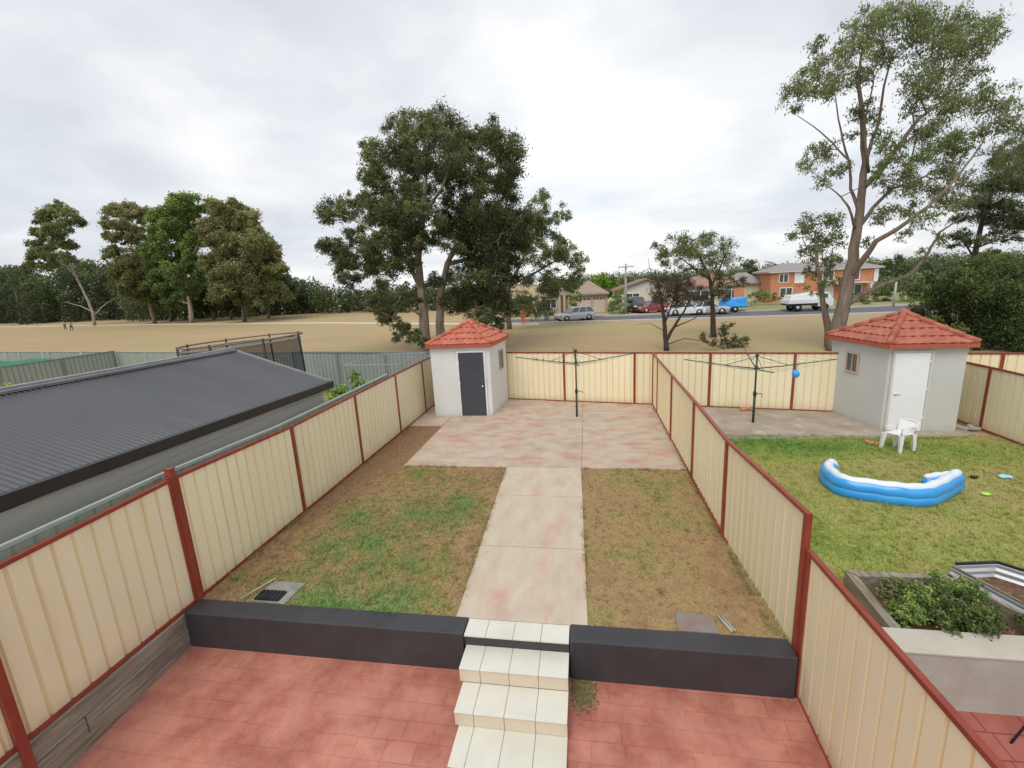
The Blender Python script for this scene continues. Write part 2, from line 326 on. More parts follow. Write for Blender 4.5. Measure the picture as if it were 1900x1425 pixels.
def raw_mesh(name, V, F, mtl, tint=None, parent=None, loc=(0,0,0), smooth=False):
    """V (n,3), F (m,k) numpy"""
    V = np.asarray(V, np.float32)-np.asarray(loc, np.float32); F = np.asarray(F, np.int32); k = F.shape[1]
    me = bpy.data.meshes.new(name); me.vertices.add(len(V)); me.vertices.foreach_set('co', V.ravel())
    me.loops.add(F.size); me.loops.foreach_set('vertex_index', F.ravel()); me.polygons.add(len(F))
    me.polygons.foreach_set('loop_start', np.arange(0, F.size, k, dtype=np.int32)); me.update(calc_edges=True)
    if tint is not None:
        a = me.attributes.new('tint', 'FLOAT', 'POINT'); a.data.foreach_set('value', np.asarray(tint, np.float32))
    me.materials.append(mtl); o = bpy.data.objects.new(name, me); COL.objects.link(o)
    if parent: o.parent = parent
    else: o.location = loc
    return o

def leaf_arrays(C, L, W, droop=.4, rng=RNG):
    n = len(C); d = rng.normal(size=(n,3)); d[:,2] -= droop; d /= np.linalg.norm(d, axis=1)[:,None]
    r = rng.normal(size=(n,3)); s = np.cross(d, r); s /= np.linalg.norm(s, axis=1)[:,None]+1e-9
    k = rng.uniform(.65, 1.35, n)[:,None]; d = d*(L/2)*k; s = s*(W/2)*k
    V = np.stack([C-d, C+s, C+d, C-s], 1).reshape(-1,3); F = np.arange(4*n).reshape(n,4); return V, F

def crown_points(clusters, dens, sub=9, shell=.55, sq=.8, rng=RNG):
    """clusters: (center, radius). foliage in sub-clumps, tinted lighter on their upper side as if lit from above; returns points, tints, clump centres"""
    P = []; T = []; S = []
    for c, r, bias in clusters:
        k = max(3, int(sub*(.7+.6*rng.random())))
        for j in range(k):
            q = rng.normal(size=3); q /= np.linalg.norm(q); rad = r*(shell+(1-shell)*rng.random())*rng.uniform(.75,1.12)
            cc = np.array(c)+q*rad*np.array([1,1,sq]); rs = r*rng.uniform(.20,.52)
            n = max(4, int(dens*rs*rs)); pts = rng.normal(size=(n,3)); pts /= np.linalg.norm(pts,axis=1)[:,None]
            pts *= ((rng.random(n)**.6)*rng.lognormal(0,.22,n))[:,None]*rs*np.array([1.15,1.15,.9]); pts[:,2] -= .25*rs*((pts[:,0]**2+pts[:,1]**2)/(rs*rs))
            P.append(cc+pts); tt = .45+bias+rng.normal()*.13+rng.normal(size=n)*.13+.22*np.clip(pts[:,2]/rs,-1,1); T.append(tt); S.append((cc, c, r))  # tint rises with height in the clump, painting light from above into leaves
    return np.concatenate(P), np.clip(np.concatenate(T),0,1), S

LS, DS = .68, 3.0      # leaf size and number against the figures given with each tree
def wob_path(a, b, n, amp, rng=random):
    a, b = Vector(a), Vector(b); L = (b-a).length; pts = []
    ph = [rng.uniform(-1,1) for _ in range(3)]
    for i in range(n+1):
        t = i/n; k = math.sin(math.pi*t)*amp*L
        pts.append(a.lerp(b, t)+Vector((ph[0], ph[1], abs(ph[2])*.6-.2))*k+Vector((rng.uniform(-1,1), rng.uniform(-1,1), 0))*amp*L*.12*(0<i<n))
    return pts

def tree(name, label, cat, base, limbs, clusters, leafmat, bark, dens=260, leaf=(.24,.08), sub=9, group=None, twig=True, droop=.4, shell=.55, fine=2, ncirc=7, sq=.8):
    """limbs: [(points, r0, r1)] in world; clusters: [(centre, radius, bias)]"""
    t = thing(name, label, cat, base, group)
    b = MB(); nodes = []
    for pts, r0, r1 in limbs:
        pts = [Vector(p) for p in pts]; fine_pts = []
        for i in range(len(pts)-1):
            for k in range(3):
                q = pts[i].lerp(pts[i+1], k/3)
                if k: q += Vector((random.uniform(-1,1), random.uniform(-1,1), 0))*(pts[i+1]-pts[i]).length*.025
                fine_pts.append(q)
        fine_pts.append(pts[-1]); n = len(fine_pts)
        rr = [r0+(r1-r0)*(i/(n-1))**.85 for i in range(n)]
        b.tube(fine_pts, rr, ncirc); nodes += [(q, r_) for q, r_ in zip(fine_pts, rr)]
    leaf = (leaf[0]*LS, leaf[1]*LS); P, T, S = crown_points(clusters, dens*DS, sub, shell, sq)
    if twig:
        for c, r, _ in sorted(clusters, key=lambda q: min((Vector(q[0])-n_[0]).length for n_ in nodes)):
            c = Vector(c); best = min(nodes, key=lambda n_: (n_[0]-c).length+max(0, n_[0].z-c.z)*1.2)
            pts = wob_path(best[0], c, 5, .10); r0 = min(best[1]*.75, .02+.012*(c-best[0]).length+r*.02); rr = [r0*(1-.65*i/5) for i in range(6)]
            b.tube(pts, rr, 5, False); nodes += [(q, r_) for q, r_ in list(zip(pts, rr))[1:]]
        if fine:
            for i, (cc, c, r) in enumerate(S):
                if i % fine: continue
                c = Vector(c); cc = Vector(cc); b.tube(wob_path(c, cc, 3, .1), [.012+.012*r, .01+.008*r, .008+.004*r, .004], 4, False)
    b.build('trunk', bark, t)
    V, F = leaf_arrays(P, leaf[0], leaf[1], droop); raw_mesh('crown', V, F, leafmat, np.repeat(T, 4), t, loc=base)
    return t

def pxtree(name, label, cat, Y, basepx, limbpx, clpx, leafmat, bark, spread=.35, grow=1.12, fill=0, **kw):
    """limbs and clusters read off the photograph at the tree's own distance Y, spread in depth about it"""
    base = Vector(G(*basepx)); Yb = base.y if Y is None else Y
    if Y is not None: base = Vector((AY(*basepx, Y).x, Y, 0))
    sc = Yb/FPX*1.03
    limbs = []
    for pts, r0, r1 in limbpx:
        q = [AY(p[0], p[1], Yb+(p[2] if len(p) > 2 else 0)) for p in pts]
        limbs.append((q, r0, r1))
    if limbs: limbs[0][0][0].z = -.1
    clpx = list(clpx); n0 = len(clpx)
    for rpt in range(fill):
        for c in clpx[:n0]:
            a_ = random.uniform(0, 6.28); d_ = c[2]*random.uniform(.3,.75); clpx.append((c[0]+math.cos(a_)*d_, c[1]+math.sin(a_)*d_*.8, c[2]*random.uniform(.55,.85), (c[3] if len(c) > 3 else 0)))
    xs = [c[0] for c in clpx]; half = (max(xs)-min(xs))/2*sc; mid = (max(xs)+min(xs))/2
    cl = []
    for i, c in enumerate(clpx):
        e = 1-((c[0]-mid)*sc/(half+.01))**2; dy = random.uniform(-1, 1)*half*spread*2*math.sqrt(max(.1, e)) if len(c) < 5 else c[4]
        bias = c[3] if len(c) > 3 else 0
        p = AY(c[0], c[1], Yb+dy); cl.append((p, c[2]*sc*grow*(Yb+dy)/Yb, bias))
    return tree(name, label, cat, base, limbs, cl, leafmat, bark, **kw)

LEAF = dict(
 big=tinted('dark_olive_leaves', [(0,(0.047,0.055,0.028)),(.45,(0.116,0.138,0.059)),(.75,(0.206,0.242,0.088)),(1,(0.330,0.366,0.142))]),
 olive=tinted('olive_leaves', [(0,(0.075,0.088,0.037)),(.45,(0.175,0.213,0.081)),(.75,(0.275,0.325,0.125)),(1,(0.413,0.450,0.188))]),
 gum=tinted('gum_leaves', [(0,(0.077,0.100,0.050)),(.45,(0.177,0.224,0.094)),(.75,(0.283,0.342,0.142)),(1,(0.425,0.472,0.236))], trans=.3),
 gumd=tinted('deep_olive_leaves', [(0,(0.042,0.054,0.029)),(.45,(0.102,0.132,0.060)),(.75,(0.180,0.222,0.096)),(1,(0.288,0.336,0.144))]),
 green=tinted('green_leaves', [(0,(0.062,0.100,0.031)),(.45,(0.150,0.225,0.060)),(.75,(0.263,0.375,0.100)),(1,(0.425,0.537,0.163))]),
 dark=tinted('dark_green_leaves', [(0,(0.036,0.054,0.022)),(.45,(0.086,0.126,0.041)),(.75,(0.162,0.222,0.066)),(1,(0.264,0.336,0.102))]),
 brown=tinted('brown_leaves', [(0,(.035,.026,.020)),(.45,(.075,.060,.042)),(.75,(.12,.10,.065)),(1,(.17,.14,.09))]),
 rust=tinted('rust_leaves', [(0,(0.091,0.098,0.042)),(.45,(0.202,0.221,0.088)),(.75,(0.332,0.338,0.130)),(1,(0.520,0.442,0.208))]),
 lime=tinted('lime_leaves', [(0,(.06,.12,.015)),(.45,(.15,.27,.03)),(.75,(.27,.42,.06)),(1,(.42,.55,.12))]),
 orange=tinted('orange_brown_leaves', [(0,(.10,.05,.02)),(.45,(.22,.11,.04)),(.75,(.32,.19,.08)),(1,(.4,.3,.15))]),
 grey=tinted('grey_green_leaves', [(0,(.07,.09,.07)),(.45,(.14,.17,.13)),(.75,(.22,.26,.20)),(1,(.32,.36,.29))]),
)
GRASS = tinted('grass_blades', [(0,(.30,.185,.105)),(.25,(.42,.285,.145)),(.45,(.38,.31,.13)),(.62,(.27,.345,.12)),(1,(.20,.365,.105))], trans=.15, rough=.85)
GRASS2 = tinted('neighbour_grass_blades', [(0,(.36,.25,.13)),(.25,(.42,.36,.15)),(.5,(.38,.41,.115)),(.75,(.29,.38,.095)),(1,(.15,.29,.065))], trans=.15, rough=.85)

# ------------------------------------------------------------------ setting
def sheet(name, poly, z, m, thick=None):
    b = MB()
    if thick: b.prism(poly, [zz_-thick for zz_ in (z if hasattr(z,'__len__') else [z]*len(poly))], z)
    else:
        zz_ = z if hasattr(z,'__len__') else [z]*len(poly); b.add([(p[0],p[1],q) for p, q in zip(poly, zz_)], [tuple(range(len(poly)))])
    o = b.build(name, m); return tag(o, kind='structure')

BF = lambda x: 15.75-.195*x           # line of the back fences
LX, RX, NX = -5.57, 2.15, 9.8

# ground: one sheet to the horizon, low under the sunken patios
fieldm = mat('dry_field_grass', (.355,.258,.14), (.435,.318,.175), .07, .95, bump=.4, bscale=8, lo=.3, hi=.7, c3=(.37,.31,.15), scale3=.12, f3=(.48,.66), stretch=(.4,1.6,1), detail=9)
gb = MB(); x0, x1 = -1500, 1500
gb.add([(x0,4.9,-.02),(x1,4.9,-.02),(x1,2500,-.02),(x0,2500,-.02)], [(0,1,2,3)])
gb.add([(x0,4.9,-.02),(x1,4.9,-.02),(x1,4.9,-1.2),(x0,4.9,-1.2)], [(0,1,2,3)])
gb.add([(x0,-600,-1.2),(x1,-600,-1.2),(x1,4.9,-1.2),(x0,4.9,-1.2)], [(0,1,2,3)])
tag(gb.build('ground', fieldm), kind='structure')

PZ = lambda y: -.5-.075*(4.63-y)
sheet('patio', [(LX-.02,-3),(2.34,-3),(2.34,4.66),(LX-.02,4.66)], [PZ(-3),PZ(-3),PZ(4.66),PZ(4.66)], M['patio'], .1)
sheet('neighbour_patio', [(2.34,-3),(14,-3),(14,4.75),(2.34,4.75)], [PZ(-3),PZ(-3),-.5,-.5], M['patio2'], .1)

# concrete path of separately cast bays, then the wide slab
pb = MB()
def xl(y): return -1.735-.035*(y-5)
def xr(y): return -.045-.026*(y-5)
for ya, yb in ((4.93,6.585),(6.6,8.42),(8.435,9.86)):
    pb.prism([(xl(ya),ya),(xr(ya),ya),(xr(yb),yb),(xl(yb),yb)], -.05, .022)
tag(pb.build('concrete_path', M['pathc'], bevel=.006), kind='structure')
sb = MB()
sb.prism([(-4.46,9.875),(-.161,9.875),(-.161,BF(-.161)),(-4.46,BF(-4.46))], -.05, .022)
sb.prism([(-.155,9.875),(RX,9.875),(RX,BF(RX)),(-.155,BF(-.155))], -.05, .022)
sb.prism([(LX,13.03),(-4.475,13.03),(-4.475,BF(-4.475)),(LX,BF(LX))], -.05, .022)
tag(sb.build('concrete_slab', M['slab'], bevel=.006), kind='structure')
sheet('neighbour_slab', [(RX,12.0),(3.9,11.9),(7.0,11.95),(9.0,12.15),(9.4,12.3),(9.3,14.6),(RX,15.3)], .02, M['oldslab'], .05)

# lawns: soil sheet carrying the same green pattern as the blades on it
def lawn_tint(x, y, which):
    n = fbm(x, y, 1.1); f = fbm(x+50, y, 4.5, 3)
    if which == 'l':
        g = .56-.9*np.clip((-4.35-x)/1.1, 0, 1)*.55-.30*np.clip((x+2.35)/.5, 0, 1)-.16*np.clip((y-7.0)/2.6, 0, 1)+.14*np.clip((6.6-y)/1.5, 0, 1)
        g = g-.35*np.clip((y-9.7)/.3, 0, 1)
        g = g+(n-.5)*.75+(f-.5)*.5
    elif which == 'r':
        g = .35+(n-.5)*.7+(f-.5)*.45+.22*np.clip((5.9-y)/1.0,0,1)*np.clip((.9-x)/1.0,0,1)-.12*np.clip((x-1.5)/.5,0,1)
    else:
        g = .58+(fbm(x+9,y,.55)-.5)*.9+(f-.5)*.22+.25*np.clip((y-10.3)/1.2,0,1)*np.clip((7.6-x)/1,0,1)-.35*np.clip((x-8.3)/1.2,0,1)*np.clip((y-9.5)/2,0,1)-.3*np.clip((6.9-y)/.8,0,1)
    return np.clip(g, 0, 1)
def lawn(name, rects, which, gm, dens, label, hgt=.045, skip=()):
    V = []; F = []; T = []; off = 0; P = []
    for (ax, bx, ay, by) in rects:
        nx, ny = max(2, int((bx-ax)/.07)), max(2, int((by-ay)/.07)); X, Y = np.meshgrid(np.linspace(ax,bx,nx), np.linspace(ay,by,ny))
        Z = (fbm(X, Y, 3.)-.5)*.02+.002
        V.append(np.stack([X,Y,Z],-1).reshape(-1,3)); i = np.arange(nx*ny).reshape(ny,nx)
        F.append(np.stack([i[:-1,:-1],i[:-1,1:],i[1:,1:],i[1:,:-1]],-1).reshape(-1,4)+off); off += nx*ny
        n = int((bx-ax)*(by-ay)*dens); P.append(np.stack([RNG.uniform(ax,bx,n), RNG.uniform(ay,by,n)],1))
    V = np.concatenate(V); t = lawn_tint(V[:,0], V[:,1], which)
    o = raw_mesh(name, V, np.concatenate(F), gm, np.clip(t*.85+(fbm(V[:,0],V[:,1],9,3)-.5)*(.18 if which=='n' else .3), 0, 1)); tag(o, kind='structure')
    P = np.concatenate(P); g = lawn_tint(P[:,0], P[:,1], which)
    nt_ = int(len(P)*.012); tc_ = P[RNG.integers(0,len(P),nt_)]; P = np.concatenate([P, np.repeat(tc_,14,0)+RNG.normal(size=(nt_*14,2))*.022])
    tall = np.concatenate([np.zeros(len(P)-nt_*14), np.repeat(RNG.uniform(.3,1.4,nt_),14)]); g = lawn_tint(P[:,0], P[:,1], which)
    ok = np.zeros(len(P), bool)
    for (ax, bx, ay, by) in rects: ok |= (P[:,0]>ax)&(P[:,0]<bx)&(P[:,1]>ay)&(P[:,1]<by)
    keep = RNG.random(len(P)) < .35+.65*np.clip(g*1.6, 0, 1)
    keep &= ~((P[:,0] > -1.735-.035*(P[:,1]-5)-.01) & (P[:,0] < -.045-.026*(P[:,1]-5)+.01) & (P[:,1] < 9.9))
    keep &= ok
    for (sx0,sx1,sy0,sy1) in skip: keep &= ~((P[:,0]>sx0)&(P[:,0]<sx1)&(P[:,1]>sy0)&(P[:,1]<sy1))
    P = P[keep]; g = g[keep]; tall = tall[keep]; n = len(P)
    a = RNG.uniform(0, 2*np.pi, n); wd = RNG.uniform(.004,.010,n); h = hgt*RNG.uniform(.4,1.3,n)*(.45+.8*g)*(1+tall); lean = h*RNG.uniform(.2,1.6,n); la = RNG.uniform(0,2*np.pi,n)
    z0 = (fbm(P[:,0],P[:,1],3.)-.5)*.02
    A = np.stack([P[:,0]-np.cos(a)*wd, P[:,1]-np.sin(a)*wd, z0],1); B = np.stack([P[:,0]+np.cos(a)*wd, P[:,1]+np.sin(a)*wd, z0],1)
    C = np.stack([P[:,0]+np.cos(la)*lean, P[:,1]+np.sin(la)*lean, z0+h],1)
    tint = np.clip(g+RNG.normal(size=n)*(.09 if which=='n' else .14), 0, 1)
    g_ = raw_mesh('grass', np.stack([A,B,C],1).reshape(-1,3), np.arange(3*n).reshape(n,3), gm, np.repeat(tint,3)); tag(g_, label, kind='stuff', cat='grass')
lawn('lawn_left', [(LX,-1.72,4.9,9.9),(LX,-4.44,9.9,13.06)], 'l', GRASS, 3600, 'patchy green and brown grass left of the pale concrete path', skip=[(-4.76,-4.18,4.9,5.41)])
lawn('lawn_right', [(-.14,RX+.1,4.9,9.9)], 'r', GRASS, 3200, 'dry brown grass right of the pale concrete path', .03, skip=[(1.05,1.5,4.9,5.25)])
lawn('lawn_neighbour', [(RX,NX,6.0,12.2),(RX,3.3,4.9,6.0),(5.6,NX,4.9,6.0)], 'n', GRASS2, 2400, 'yellow green grass around the blue pool next door')
lawn('lawn_far_left', [(-14,-5.8,10.2,17.4)], 'n', GRASS2, 250, 'short grass behind the dark roofed garage')

def weeds(lines, n):
    P = []
    for (xa, ya, xb, yb) in lines:
        m_ = int(n*math.hypot(xb-xa, yb-ya)); c = RNG.random(m_); c = c[RNG.random(m_) < np.clip((vnoise(xa+(xb-xa)*c, ya+(yb-ya)*c, 2.2)-.35)*3, 0, 1)]
        for q in c: P.append(np.array([xa+(xb-xa)*q, ya+(yb-ya)*q])+RNG.normal(size=(int(RNG.uniform(6,16)),2))*.018)
    P = np.concatenate(P); k = len(P); a = RNG.uniform(0,6.28,k); w_ = RNG.uniform(.003,.008,k); h = RNG.uniform(.02,.09,k); la = RNG.uniform(0,6.28,k); z = np.full(k, -.01)
    A = np.stack([P[:,0]-np.cos(a)*w_, P[:,1]-np.sin(a)*w_, z],1); B_ = np.stack([P[:,0]+np.cos(a)*w_, P[:,1]+np.sin(a)*w_, z],1); C = np.stack([P[:,0]+np.cos(la)*h*.7, P[:,1]+np.sin(la)*h*.7, z+h],1)
    tag(raw_mesh('weeds', np.stack([A,B_,C],1).reshape(-1,3), np.arange(3*k).reshape(k,3), GRASS, np.repeat(np.clip(RNG.normal(.45,.25,k),0,1),3)), 'dry weeds growing in the cracks along the fences and slab edges', 'weeds', kind='stuff')
weeds([(LX+.05,5,LX+.05,16.5),(RX-.04,4.95,RX-.04,15.2),(-2.8,BF(-2.8)-.06,RX,BF(RX)-.06),(RX+.1,BF(RX)-.08,7,BF(7)-.08),(-4.46,9.86,-1.9,9.86),(-.17,9.86,RX,9.86),(-1.74,5,-1.9,9.8),(-.04,5,-.17,9.8),(NX-.06,8,NX-.06,13.6),(-4.45,9.9,-4.45,13),(RX+.1,11.95,8.9,12.0)], 34)

# road, kerbs, park path, verges
road_near = [(80,42.5),(45,44.2),(28.4,45.4),(10.9,47.0),(2,48.2),(-3,49.0),(-9,49.6)]
road_far = [(80,51.5),(45,52.7),(28,53.3),(12,53.7),(4,54.4),(-3,55.2),(-9,55.8)]
def ribbon(name, A, B, z, m, thick=.1):
    b = MB()
    for i in range(len(A)-1): b.prism([A[i],A[i+1],B[i+1],B[i]][::-1], z-thick, z)
    return tag(b.build(name, m), kind='structure')
ribbon('road', road_near, road_far, .0, M['asphalt'])
sh = lambda L, d: [(p[0], p[1]+d) for p in L]
ribbon('kerb', sh(road_near,-.55), road_near, .13, M['kerb'], .2); ribbon('kerb', road_far, sh(road_far,.3), .13, M['kerb'], .2)
ribbon('verge', sh(road_far,.3), sh(road_far,4.6), .12, M['verge'], .15)
ribbon('front_lawn', sh(road_far,4.6), sh(road_far,34), .10, M['verge'], .12)
pp = [G(-260,611),G(0,606.5),G(300,602),G(600,599),G(690,599.5),G(800,600.5),G(945,601),G(1000,601)]
ribbon('park_path', [(p.x,p.y-.9) for p in pp], [(p.x,p.y+.9) for p in pp], .012, mat('pale_path', (.60,.54,.42)), .03)
for (a, b_, c, d) in ((1082,1128,1068,1135),(1165,1205,1160,1215)):
    q = [AY(a,560,58.5), AY(b_,560,58.5), AY(d,575,54.6), AY(c,575,54.6)]
    sheet('driveway', [(p.x,p.y) for p in q], .135, M['drive'], .05)

# ------------------------------------------------------------------ fences
def sheet_panel(p0, p1, z0a, z0b, z1a, z1b, rib=.2, depth=.014):
    """ribbed steel sheet between two points"""
    d = Vector((p1[0]-p0[0], p1[1]-p0[1], 0)); L = d.length; d.normalize(); nrm = Vector((-d.y, d.x, 0)); prof = [(0, 0)]; u = .04
    while u < L-.01:
        for du, dd in ((.0,0),(.014,1),(.026,1),(.040,0)):
            if u+du < L: prof.append((u+du, dd))
        u += rib
    prof.append((L, 0)); b = MB()
    for (ua, da), (ub, db) in zip(prof[:-1], prof[1:]):
        if ub-ua < 1e-5: continue
        b.mi = 1 if (da or db) else 0
        vs = []
        for uu, dd in ((ua,da),(ub,db)):
            q = Vector((p0[0], p0[1], 0))+d*uu+nrm*(dd-.5)*depth; t = uu/L
            vs += [(q.x,q.y,z0a+(z0b-z0a)*t), (q.x,q.y,z1a+(z1b-z1a)*t)]
        b.add([vs[0],vs[2],vs[3],vs[1]], [(0,1,2,3)])
    return b
def fence(name, label, posts, group=None, sheetm=None, frame=None, pw=.055, cat='fence', rib=.2, rail=.045, posttop=0.0, depth=.014):
    """posts: (x, y, zbottom, ztop)"""
    sheetm = sheetm or [M['cream'], M['cream_rib']]; frame = frame or M['red']
    t = thing(name, label, cat, (posts[0][0], posts[0][1], posts[0][2]), group)
    for i, (x, y, za, zb) in enumerate(posts):
        n = posts[min(i+1, len(posts)-1)]; p = posts[max(i-1,0)]; d = Vector((n[0]-p[0], n[1]-p[1], 0)).normalized()
        MB().bar((x,y,za), (x,y,zb+posttop), pw, pw*1.35, upv=d).build('post', frame, t)
    for a, b in zip(posts[:-1], posts[1:]):
        d = Vector((b[0]-a[0], b[1]-a[1], 0)).normalized()*(pw*.6)
        A = (a[0]+d.x, a[1]+d.y); B = (b[0]-d.x, b[1]-d.y); za, zb = max(a[2], b[2]), 0
        sheet_panel(A, B, a[2]+.02, b[2]+.02, a[3]-.02, b[3]-.02, rib, depth).build('infill_panel', sheetm, t)
        MB().bar((*A, a[3]-rail*.5), (*B, b[3]-rail*.5), .052, rail).build('top_rail', frame, t)
        MB().bar((*A, a[2]+.03), (*B, b[2]+.03), .05, .05).build('bottom_rail', frame, t)
    return t
ly = [4.98, 7.5, 9.95, 12.38, 14.62, BF(LX)]
lz = [1.89, 1.80, 1.81, 1.82, 1.82, 1.80]
fence('boundary_fence', 'cream red-posted sheet fence left of the lawn and concrete path', [(LX,y,0,z) for y, z in zip(ly, lz)], 'boundary fences')
ft_ = fence('boundary_fence', 'cream red-posted fence standing on timber sleepers beside the red patio', [(LX,.4,0,1.80),(LX,2.78,0,1.84),(LX,4.90,0,1.88)], 'boundary fences', posttop=.03)
MB().box(LX+.03,LX+.075,2.74,2.82,-.75,1.86).build('post', M['red'], ft_)
MB().box(LX-.05,LX+.035,4.90,4.98,-.1,2.0).box(LX-.06,LX+.045,4.895,4.985,2.0,2.02).build('corner_post', M['red'])
tag(bpy.data.objects['corner_post'], 'taller thick red steel post where the two left fence runs meet', 'fence post')
ry = [4.80, 7.2, 9.45, 11.95, 14.3, BF(RX)]
rz = [1.70, 1.66, 1.71, 1.73, 1.75, 1.78]
fence('boundary_fence', 'cream red-capped fence between the brown lawn and the pool yard', [((2.27 if i == 0 else RX),y,(-.5 if i == 0 else 0),z) for i, (y, z) in enumerate(zip(ry, rz))], 'boundary fences', posttop=.0)
bpy.data.objects['boundary_fence.002'].children[0].scale = (1,1,1)
fence('boundary_fence', 'lower cream red-capped fence between the red patio and the planter', [(2.29,4.72,-.54,1.30),(2.29,2.35,-.70,1.38),(2.29,-.1,-.85,1.40)], 'boundary fences')
bxs = [LX+.05, -3.2, -.8, 1.57, 3.85, 6.12, 8.45, 10.75, 13.1, 15.4]
fence('back_fence', 'long cream fence across the back of both yards before the field', [(x, BF(x), 0, 1.80) for x in bxs], 'boundary fences')
fence('boundary_fence', 'cream red-capped fence at the far right beside the grey shed', [(NX, BF(NX)-.05, 0, 1.62), (NX,12.7,0,1.62),(NX-.02,10.35,0,1.60),(NX-.02,8.0,0,1.60),(NX-.02,5.6,0,1.6)], 'boundary fences')
# neighbour fences on the left
gs = [M['greysheet'], M['greysheet_rib']]; gd = [M['greendull'], M['greysheet_rib']]
fence('garden_fence', 'blue grey sheet fence behind the trampoline and the metal cage', [(x, BF(x), 0, 1.80) for x in (-5.7,-8.1,-10.5,-12.9)], 'grey fences next door', gs, M['greysheet_rib'])
fence('garden_fence', 'pale green grey sheet fence along the field left of the trampoline', [(x, BF(x), 0, 1.80) for x in (-12.98,-15.4,-17.8,-20.2,-22.6,-24.9)], 'grey fences next door', gd, M['palegreen'])
fence('garden_fence', 'dull green grey sheet fence running away beyond the dark roof', [(-24.95,20.5,0,1.85),(-25.1,18.1,0,1.85),(-25.3,15.7,0,1.85),(-25.4,13.3,0,1.85),(-25.5,10.9,0,1.85)], 'grey fences next door', gd, M['greysheet_rib'])
fence('garden_fence', 'pale green topped sheet fence at the far left edge by the green netting', [(-25.1,BF(-25.1),0,1.8),(-28,BF(-28),0,1.8),(-31,BF(-31),0,1.8),(-34,BF(-34),0,1.8),(-37,BF(-37),0,1.8),(-41,BF(-41),0,1.8)], 'grey fences next door', gd, M['palegreen'])
fence('garden_fence', 'pale green steel fence rail running close behind the red capped left fence', [(-5.78,.2,-.6,1.94),(-5.78,2.6,-.6,1.93),(-5.78,5.0,-.3,1.92),(-5.78,7.45,0,1.83),(-5.78,9.85,0,1.83),(-5.78,12.3,0,1.84)], 'grey fences next door', [M['greendull'], M['greendull']], M['palegreen'])

# timber sleepers under the near left fence
t = thing('timber_retaining_wall', 'weathered grey timber sleepers stacked under the left fence beside the red patio', 'retaining wall', (LX,4.6,-.7))
for k in range(3):
    z1 = -.005-.215*k
    for ya, yb in ((-.5,1.9),(1.91,4.88)) if k%2 == 0 else ((-.5,3.3),(3.31,4.88)):
        MB().box(LX-.05+.008*k, LX+.045+.006*(k%2), ya, yb, z1-.21, z1).build('sleeper', M['timber'], t, bevel=.008)

# ------------------------------------------------------------------ black walls and tiled steps
def plain(name, label, cat, b, m, bevel=0, loc=None, group=None): return tag(b.build(name, m, bevel=bevel, loc=loc), label, cat, group)
plain('low_wall', 'black rendered low wall left of the tiled steps', 'wall', MB().box(LX+.06,-1.565,4.63,4.93,-.75,.03), M['black'], .012, (-3.5,4.63,-.5), 'black rendered low walls')
plain('low_wall', 'black rendered low wall right of the tiled steps', 'wall', MB().box(-.255,2.235,4.64,4.93,-.75,.035), M['black'], .012, (1,4.63,-.5), 'black rendered low walls')
t = thing('tiled_steps', 'white tiled steps with beige risers climbing from the red patio between two black walls', 'steps', (-.9,4.0,-.6))
xs = [-1.555,-1.285,-.945,-.605,-.265]
def core(b):
    b.box(-1.525,xs[-1]-.01,4.60,4.9,-.75,-.15); b.box(-1.49,xs[-1]-.01,3.94,4.6,-.75,-.34); b.box(-1.45,xs[-1]-.01,3.53,3.94,-.75,-.524); b.box(-1.525,xs[-1]-.01,4.33,4.6,-.34,-.15); return b
core(MB()).build('stair_core', M['grout'], t)
MB().box(xs[0],xs[-1],4.655,4.90,-.149,-.014).build('top_edge_band', M['black'], t)
def tiles(y0, y1, z0, z1, name, m, wide=xs):
    b = MB()
    for a, c in zip(wide[:-1], wide[1:]): b.box(a+.0022, c-.0022, y0, y1, z0, z1)
    b.build(name, m, t, bevel=.003)
tiles(4.64,4.925,-.012,.012,'top_tiles',M['tile'])
for k, (yf, yb, zt, xa_) in enumerate(((4.30,4.653,-.135,-1.535),(3.92,4.302,-.325,-1.50),(3.49,3.922,-.510,-1.46))):
    tiles(yf-.012, yb, zt-.012, zt, 'tread', M['tile'], [xa_]+xs[1:])
    if k < 2: tiles(yf, yf+.012, zt-.185, zt-.014, 'riser', M['riser'], [xa_]+xs[1:])
MB().box(-1.455,xs[-1],3.50,3.528,-.75,-.524).build('bottom_riser', M['orange'], t)

# ------------------------------------------------------------------ sheds
def tile_face(b, e0, e1, apex, course=.30, wave=.2, z_up=.035):
    """courses of curved tiles on one hip face"""
    e0, e1, apex = Vector(e0), Vector(e1), Vector(apex); U = (e1-e0); W = U.length; U.normalize()
    n = U.cross(apex-e0).normalized(); 
    if n.z < 0: n = -n
    Vv = n.cross(U); 
    if Vv.z < 0: Vv = -Vv
    ua, H = (apex-e0).dot(U), (apex-e0).dot(Vv); rows = max(2, int(round(H/course)))
    for k in range(rows):
        v0, v1 = H*k/rows-(.03 if k else 0), H*(k+1)/rows
        lim = lambda v: (ua*max(v,0)/H, W-(W-ua)*max(v,0)/H)
        us = np.arange(-wave, W+wave, wave/6); prev = None; off = (k % 2)*wave*.5
        for u in us:
            col = []
            for v, base in ((v0, z_up), (v1, .004)):
                lo, hi = lim(v); uu = min(max(u, lo), hi); hh = base+.022*abs(math.sin(math.pi*(uu+off)/wave))
                col.append(e0+U*uu+Vv*v+n*hh)
            col.insert(0, col[0]-n*(z_up-.002)*1.0)
            if prev and (col[1]-prev[1]).length+(col[2]-prev[2]).length > 1e-4:
                b.add([prev[0],col[0],col[1],prev[1]], [(0,1,2,3)]); b.add([prev[1],col[1],col[2],prev[2]], [(0,1,2,3)])
            prev = col
